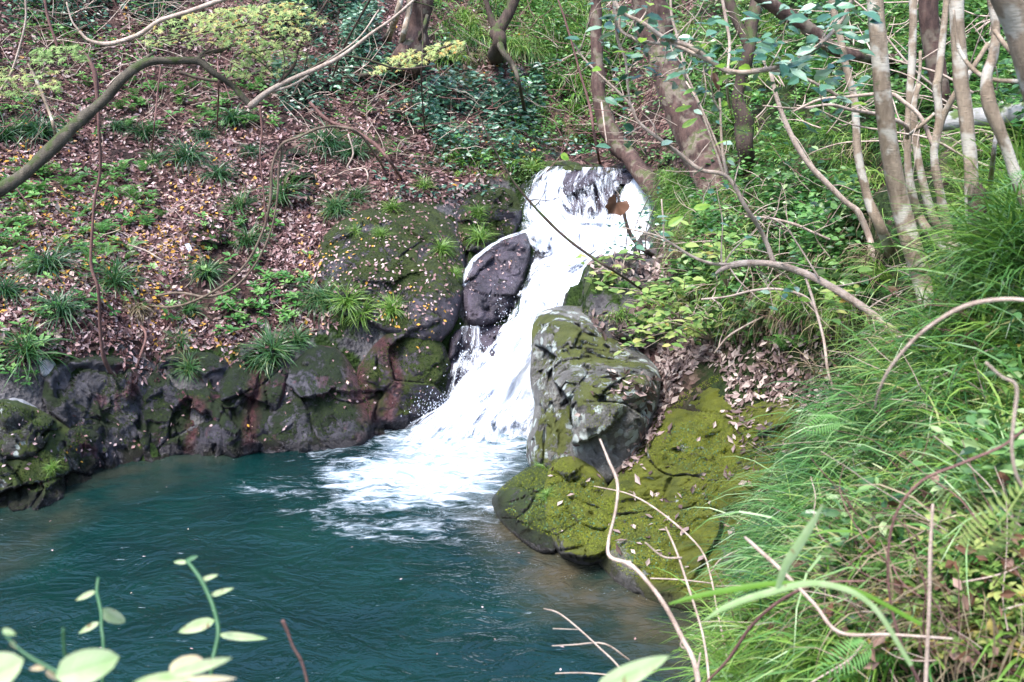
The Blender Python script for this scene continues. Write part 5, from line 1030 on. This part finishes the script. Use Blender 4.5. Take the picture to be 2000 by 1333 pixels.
# yellow green leafy shrubs on the ledge
YS = 'yellow green shrubs on the ledge'
for lab, root, tips, Y, n in [
    ('pale yellow green shrub fanning out low over the lichen boulder', (1395, 665), [(1200, 690), (1215, 650), (1265, 640), (1310, 655), (1260, 680), (1340, 620)], 7.9, 95),
    ('yellow green shrub above it, in the middle of the ledge', (1330, 640), [(1180, 560), (1220, 590), (1270, 570), (1310, 560), (1340, 540), (1240, 620)], 8.5, 90),
    ('light green leafy shrub at the edge of the white water on the ledge', (1210, 560), [(1130, 510), (1150, 540), (1180, 500), (1230, 500), (1160, 570)], 9.3, 60),
    ('bright shrub under the forked end of the arching pale branch', (1420, 560), [(1320, 470), (1360, 450), (1410, 460), (1460, 480), (1380, 500)], 7.6, 70),
    ('loose leafy shrub right of the arching pale branch near the long grass', (1650, 660), [(1600, 570), (1640, 560), (1690, 570), (1620, 610)], 6.4, 45)]:
    h_ = hit(*root); b = at(root[0], root[1], min(h_[0][1], Y+.5)) if h_ is not None else at(*root, Y)
    b = h_[0] if h_ is not None and h_[0][1] < Y+1.2 else b
    t = empty('leafy_shrub', b, lab, 'shrub', YS); mb = MB(); ml = MB()
    for tx, ty in tips:
        e = at(tx, ty, Y-rng.uniform(0, .25)); m_ = (b+e)/2+np.array([0, 0, .12]); p = tube(mb, [[*b, .006], [*m_, .004], [*e, .0015]], 8, 5, .1)[:, :3]
        k = rng.integers(3, len(p), n//5); q = p[k]+rng.normal(0, .045, (len(k), 3)); inst(ml, T_OVAL, q, frames((e-b)[None]*.5+rdir(len(k), -.1), np.array([0, -.4, 1.])+rng.normal(0, .3, (len(k), 3))), rng.uniform(.06, .13, len(k)), rng.uniform(0, 1, len(k)))
    mb.build('stem', M['twig'], t); ml.build('leaves', M['yellow'], t, smooth=False)
# individual leaves
def leaf(name, base, tip, wpx, Y, mt, label=None, cat='leaf', parent=None, T=None, tint=.6, tilt=(0, -1, .6), dy=0., round_=False, group=None):
    b = at(*base, Y); e = at(*tip, Y+dy); L = np.linalg.norm(e-b); d = (e-b)/L
    n = 9; V = []; s = np.linspace(0, 1, n); wv = (np.sin(np.pi*np.clip(s, 0, 1)**(.75 if not round_ else .8))**(.75 if not round_ else .55)); w_ = wpx*Y/F/L*.5
    for k in range(n):
        for q in (-1, -.5, 0, .5, 1): V.append([s[k], q*w_*max(wv[k], .01), .16*abs(q)*w_*wv[k]*1.2-.10*s[k]**2+.015*math.sin(s[k]*21+q*3)*wv[k]])
    i = (np.arange(n-1)[:, None]*5+np.arange(4)[None]).ravel(); Tm = (np.array(V), [np.stack([i, i+5, i+6, i+1], 1)])
    mb = MB(); inst(mb, Tm, b[None], frames(d[None], np.array([tilt], float)), [L], np.array([tint]), .5+(vnoise(np.array(V)*np.array([5, 9/max(w_, .02)*.2, 1]))-.5)*.8)
    V = np.array(V); mb.A['lu'] = [V[:, 0]]; mb.A['lv'] = [np.tile([-1, -.5, 0, .5, 1.], n)]; mb.A['veined'] = [np.ones(len(V))]
    o = mb.build(name, M[mt], parent, origin=None if parent is not None else b)
    if label: tag(o, label, cat, group)
    return o
TL = T_MAPLE[0].copy(); TL[2::2, :2] = np.array([.12, 0])+(TL[2::2, :2]-np.array([.12, 0]))*1.9; TL[1::2, :2] *= .86
mb = MB(); b_ = at(1206, 391, 4.6); e_ = at(1180, 437, 4.6)
Tm = (TL*np.array([1, .95, 1])+np.array([0, 0, 1])*(.9*np.abs(TL[:, 1:2]+.1)-.35*TL[:, :1]**2), T_MAPLE[1]); inst(mb, Tm, b_[None], frames((e_-b_)[None], np.array([[.35, -1, .2]])), [np.linalg.norm(e_-b_)*.85], np.array([.5]), .5+(vnoise(T_MAPLE[0]*9)-.5)*.7)
tag(mb.build('dead_leaf', M['dead_leaf'], origin=b_), 'curled pointed brown dead leaf hanging in front of the upper waterfall', 'leaf')
leaf('dead_leaf', (1392, 142), (1406, 178), 14, 5., 'dead_leaf', 'small reddish withered leaf caught on the overhanging branch')
for a, b, wd, lab in [((1318, 218), (1352, 205), 11, 'bright green leaf on a twig in front of the stout trunk, upper of two'), ((1332, 250), (1362, 230), 12, 'bright green leaf on a twig in front of the stout trunk, lower of two'), ((1402, 158), (1428, 146), 11, 'bright green leaf beside the small reddish withered leaf'), ((1354, 408), (1390, 400), 14, 'pale green leaf hanging above the forked end of the arching branch'), ((1305, 442), (1335, 422), 16, 'broad glossy leaf right of the white water above the ledge'), ((1095, 302), (1112, 312), 15, 'pale green leaf dangling above the lip of the waterfall')]:
    leaf('leaf', a, b, wd, 5.1, 'bright', lab)
# white scrap
h_ = hit(373, 492); p = h_[0]+h_[1]*.03; mb = MB(); V = []
for s in (0, 1, 2):
    for q in (0, 1):
        for z in (0, .004): V.append(np.array([(-.045+.05*q+.014*s-.01), -.02+.03*s*.3, .06-.05*s+.012*q+z*0])+np.array([0, -z, (s == 1)*.008]))
V = np.array(V)+p; Fq = []
for s in (0, 1):
    b = s*4; Fq += [[b, b+2, b+6, b+4], [b+1, b+5, b+7, b+3], [b, b+4, b+5, b+1], [b+2, b+3, b+7, b+6]]
Fq += [[0, 1, 3, 2], [8, 10, 11, 9]]; mb.add(V, np.array(Fq)); n_ = NT('white paper'); M['paper'] = n_.done(n_.bsdf((.75, .78, .85), .7))
tag(mb.build('paper_scrap', M['paper'], smooth=False, origin=p), 'small folded white scrap lying on the leaf litter of the left bank', 'litter scrap')

# ------------------------------------------------------------ close plants at the bottom edge
def stemleaf(name, label, cat, stem, leaves, mt='stem', lm='front_leaf'):
    f = fix(stem); t = empty(name, at(*f[-1][:3]), label, cat); mb = MB(); tube(mb, px_path(f), 6, 8, .05); mb.build('stem', M[mt], t)
    for base, tip, wd, Y, dy, rd, m_ in leaves: leaf('leaf', base, tip, wd, Y, m_ or lm, parent=t, round_=rd, dy=dy, tilt=(rng.normal(0, .3), -1, .5))
    return t
stemleaf('young_vine', 'taller green climbing shoot with narrow leaves at the bottom left, before the water', 'plant',
    ys([(364, 1094, 7), (378, 1112, 8), (392, 1132, 9), (406, 1160, 9), (416, 1185, 9), (424, 1215, 9), (426, 1240, 9), (420, 1270, 9), (414, 1300, 9), (405, 1400, 9), (380, 1560, 10)], (1.75, 1.6)),
    [((366, 1098), (338, 1098), 9, 1.75, 0, False, None), ((364, 1096), (386, 1086), 9, 1.75, 0, False, 'stem'), ((392, 1134), (424, 1123), 10, 1.73, -.01, False, None), ((410, 1164), (454, 1149), 11, 1.72, -.01, False, None), ((420, 1212), (342, 1236), 26, 1.7, .02, False, None), ((427, 1240), (518, 1248), 17, 1.7, -.02, False, None)])
stemleaf('young_vine', 'shorter green climbing shoot at bottom left with one broad leaf on its right', 'plant',
    ys([(192, 1129, 6), (189, 1155, 7), (193, 1175, 7), (198, 1200, 7), (198, 1225, 7), (202, 1262, 7), (200, 1340, 8), (190, 1560, 9)], (1.75, 1.6)),
    [((187, 1155), (144, 1174), 12, 1.74, 0, False, None), ((197, 1190), (245, 1219), 30, 1.72, .02, True, None), ((194, 1216), (150, 1238), 13, 1.72, 0, False, None)])
stemleaf('leafy_plant', 'out of focus plant with big rounded pale leaves in the bottom left corner', 'plant',
    ys([(5, 1235, 4), (30, 1262, 5), (60, 1285, 7), (95, 1305, 8), (140, 1335, 8), (220, 1450, 9), (240, 1600, 10)], (1.2, 1.15)),
    [((108, 1322), (232, 1282), 74, 1.15, .03, True, None), ((-45, 1330), (40, 1290), 80, 1.12, 0, True, None), ((95, 1300), (55, 1308), 13, 1.18, 0, False, 'pink_leaf'), ((20, 1250), (35, 1270), 9, 1.2, 0, True, 'pink_leaf'), ((5, 1230), (30, 1240), 12, 1.2, 0, True, None), ((90, 1310), (112, 1330), 12, 1.2, 0, True, 'pink_leaf')], 'stem')
stemleaf('leafy_plant', 'blurred plant with a pink withered leaf and long pale leaves at the bottom left', 'plant',
    ys([(352, 1322, 6), (345, 1400, 7), (330, 1600, 9)], (1.2, 1.15)),
    [((330, 1320), (395, 1285), 46, 1.22, .02, True, 'pink_leaf'), ((380, 1322), (250, 1334), 30, 1.18, .02, False, None), ((330, 1318), (452, 1286), 26, 1.16, .02, False, None), ((360, 1328), (460, 1326), 16, 1.15, 0, False, 'pink_leaf')], 'stem')
single('plant_stalk', 'short yellowish stalk standing between the two climbing shoots and the corner', 'stalk', 'stem', ys([(123, 1228, 6), (124, 1260, 7), (127, 1300, 7), (125, 1400, 8)], 1.3))
single('twig', 'dark bare twig tip poking up at the bottom left of the pool', 'twig', 'twig_red', ys([(552, 1213, 9), (562, 1235, 7), (573, 1265, 6), (588, 1290, 7), (600, 1330, 7), (620, 1420, 8)], 1.9))
leaf('leaf', (1160, 1350), (1310, 1280), 46, 1.3, 'front_leaf', 'large pale out of focus leaf entering at the bottom centre', round_=False, dy=.03)
g1 = ys([(1172, 858, 4), (1188, 898, 5), (1206, 945, 6), (1202, 1000, 6), (1189, 1055, 7), (1192, 1088, 8), (1232, 1103, 9), (1268, 1140, 9), (1300, 1185, 10), (1332, 1245, 11), (1358, 1300, 12), (1372, 1400, 13)], (3.2, 2.6))
single('twig', 'pale angular bare twig rising from the bottom in front of the lichen boulder', 'twig', 'twig', g1, [ys([(1345, 1270, 6), (1330, 1262, 4), (1332, 1250, 3)], 2.7), ys([(1362, 1310, 6), (1368, 1275, 4)], 2.65), ys([(1236, 1112, 8), (1222, 1100, 10), (1232, 1098, 6)], 3.)])
single('twig', 'thin arched twig in front of the bright moss', 'twig', 'twig', ys([(1160, 950, 2), (1235, 968, 3), (1305, 1012, 4), (1368, 1072, 4), (1388, 1125, 4), (1400, 1190, 4), (1415, 1260, 4), (1430, 1330, 4)], (4.4, 3.6)), [ys([(1388, 1120, 3), (1405, 1095, 3), (1440, 1075, 3)], 4.), ys([(1270, 1130, 3), (1330, 1133, 3), (1392, 1140, 3)], 4.1)])
single('twig', 'yellowish upright twig before the foot of the mossy rock', 'twig', 'twig', ys([(1300, 1030, 3), (1322, 1080, 4), (1345, 1150, 5), (1370, 1230, 5), (1382, 1300, 6), (1390, 1400, 6)], (3.2, 2.8)), [ys([(1332, 1090, 4), (1295, 1088, 4), (1260, 1060, 3)], 3.1)])
single('twig', 'thin branched twig leaning over the pool near the bottom centre', 'twig', 'twig', ys([(1062, 1189, 2), (1092, 1198, 3), (1130, 1228, 3), (1170, 1265, 3), (1210, 1305, 4), (1260, 1380, 4)], (3.6, 3.2)), [ys([(1080, 1228, 2), (1130, 1230, 2)], 3.5), ys([(1078, 1262, 2), (1120, 1260, 3), (1180, 1258, 3), (1230, 1290, 3)], 3.4), ys([(1085, 1316, 3), (1140, 1315, 3), (1200, 1320, 3)], 3.3)])
single('stick', 'pale stick lying in a bent line across the lower right grass', 'stick', 'twig', ys([(1455, 1050, 5), (1475, 1068, 8), (1530, 1118, 8), (1590, 1180, 8), (1640, 1236, 8), (1740, 1240, 7), (1860, 1248, 6)], (2.5, 2.1)))
single('stick', 'straight upright stick in the lower right grass', 'stick', 'twig', ys([(1822, 985, 6), (1817, 1080, 8), (1814, 1200, 8), (1808, 1330, 9), (1805, 1420, 9)], (2.1, 2.)))
single('stick', 'brown branched stem leaning up from the lower right corner grass', 'stick', 'twig_red', ys([(1368, 1345, 5), (1420, 1290, 6), (1470, 1220, 7), (1530, 1170, 7), (1600, 1140, 5), (1690, 1135, 4)], (2.7, 2.4)))
single('stem', 'arching brown stem over the grass at the lower right', 'stem', 'twig_red', ys([(2010, 830, 5), (1960, 870, 5), (1880, 905, 6), (1800, 940, 6), (1752, 1000, 6), (1735, 1080, 6), (1740, 1180, 6), (1765, 1270, 7), (1800, 1340, 7)], (2.2, 2.2)))
single('stem', 'pale crooked twig hanging at the right edge above the fern', 'stem', 'twig', ys([(1925, 708, 6), (1955, 735, 7), (1985, 755, 8), (1980, 820, 8), (1976, 880, 8), (1990, 940, 7), (2030, 980, 7)], 1.9))
single('grass_stalk', 'long straw coloured blade arching down from the right edge over the grass', 'grass blade', 'twig', ys([(2030, 590, 8), (1960, 585, 8), (1880, 600, 8), (1800, 650, 7), (1745, 710, 6), (1718, 760, 5), (1708, 800, 3)], (2., 2.2)))
single('stem', 'thin dark stem rising through the middle of the right bank grass', 'stem', 'twig_red', ys([(1640, 830, 4), (1690, 900, 4), (1700, 1000, 4), (1712, 1080, 4)], 3.)) if False else None
def ribbon(name, label, pts, mt, tint=.6):
    p = smooth_path(px_path(pts), 6); mb = MB(); c = p[:, :3]; t = np.gradient(c, axis=0); s = np.cross(t, [0, -1, .4]); s /= np.linalg.norm(s, axis=1)[:, None]
    V = np.stack([c-s*p[:, 3:], c+np.array([0, 0, -.002])*0-np.cross(t/np.linalg.norm(t, axis=1)[:, None], s)*p[:, 3:]*.3, c+s*p[:, 3:]], 1).reshape(-1, 3); n = len(c); i = np.arange(n-1)*3
    mb.add(V, np.concatenate([np.stack([i, i+1, i+4, i+3], 1), np.stack([i+1, i+2, i+5, i+4], 1)]), tint=tint); return tag(mb.build(name, M[mt], origin=c[-1]), label, 'leaf')
ribbon('sedge_leaf', 'broad pale blurred blade slanting up in front of the right grass', ys([(1608, 985, 3), (1588, 1020, 14), (1560, 1065, 20), (1535, 1105, 18), (1518, 1150, 9)], (1.7, 1.75)), 'front_leaf', .3)
ribbon('sedge_leaf', 'long green blade reaching left over the pool, upper of two', ys([(1306, 1180, 3), (1360, 1165, 10), (1440, 1150, 12), (1530, 1140, 11), (1660, 1150, 9), (1800, 1220, 9)], (1.8, 1.8)), 'bright', .3)
ribbon('sedge_leaf', 'long pale green blade reaching left over the pool, lower of two', ys([(1376, 1212, 3), (1420, 1185, 12), (1500, 1158, 14), (1600, 1140, 13), (1700, 1180, 11), (1780, 1300, 10)], (1.75, 1.75)), 'front_leaf', .2)
# near ferns and weeds
for lab, p0, p1, sc in [('large bright fern frond at the right edge above the lower corner', (1890, 1080), (2010, 930), 1.), ('fern frond lying over the grass in the middle of the right bank', (1640, 820), (1560, 850), .8), ('fern frond at the bottom of the right bank', (1700, 1260), (1590, 1320), .9), ('fern frond behind the pale trunks at the right edge', (2030, 350), (1940, 380), 1.)]:
    Y = {1890: 1.9, 1640: 3.9, 1700: 2.4, 2030: 3.9}[p0[0]]; b = at(*p0, Y); e = at(*p1, Y-.05); L = np.linalg.norm(e-b); mb = MB(); inst(mb, T_FERN, b[None], frames((e-b)[None], np.array([[0, -1, .8]])), [L], np.array([.7]))
    tag(mb.build('fern', M['yellow'] if p0[0] == 1890 else M['herb'], smooth=False, origin=b), lab, 'fern')
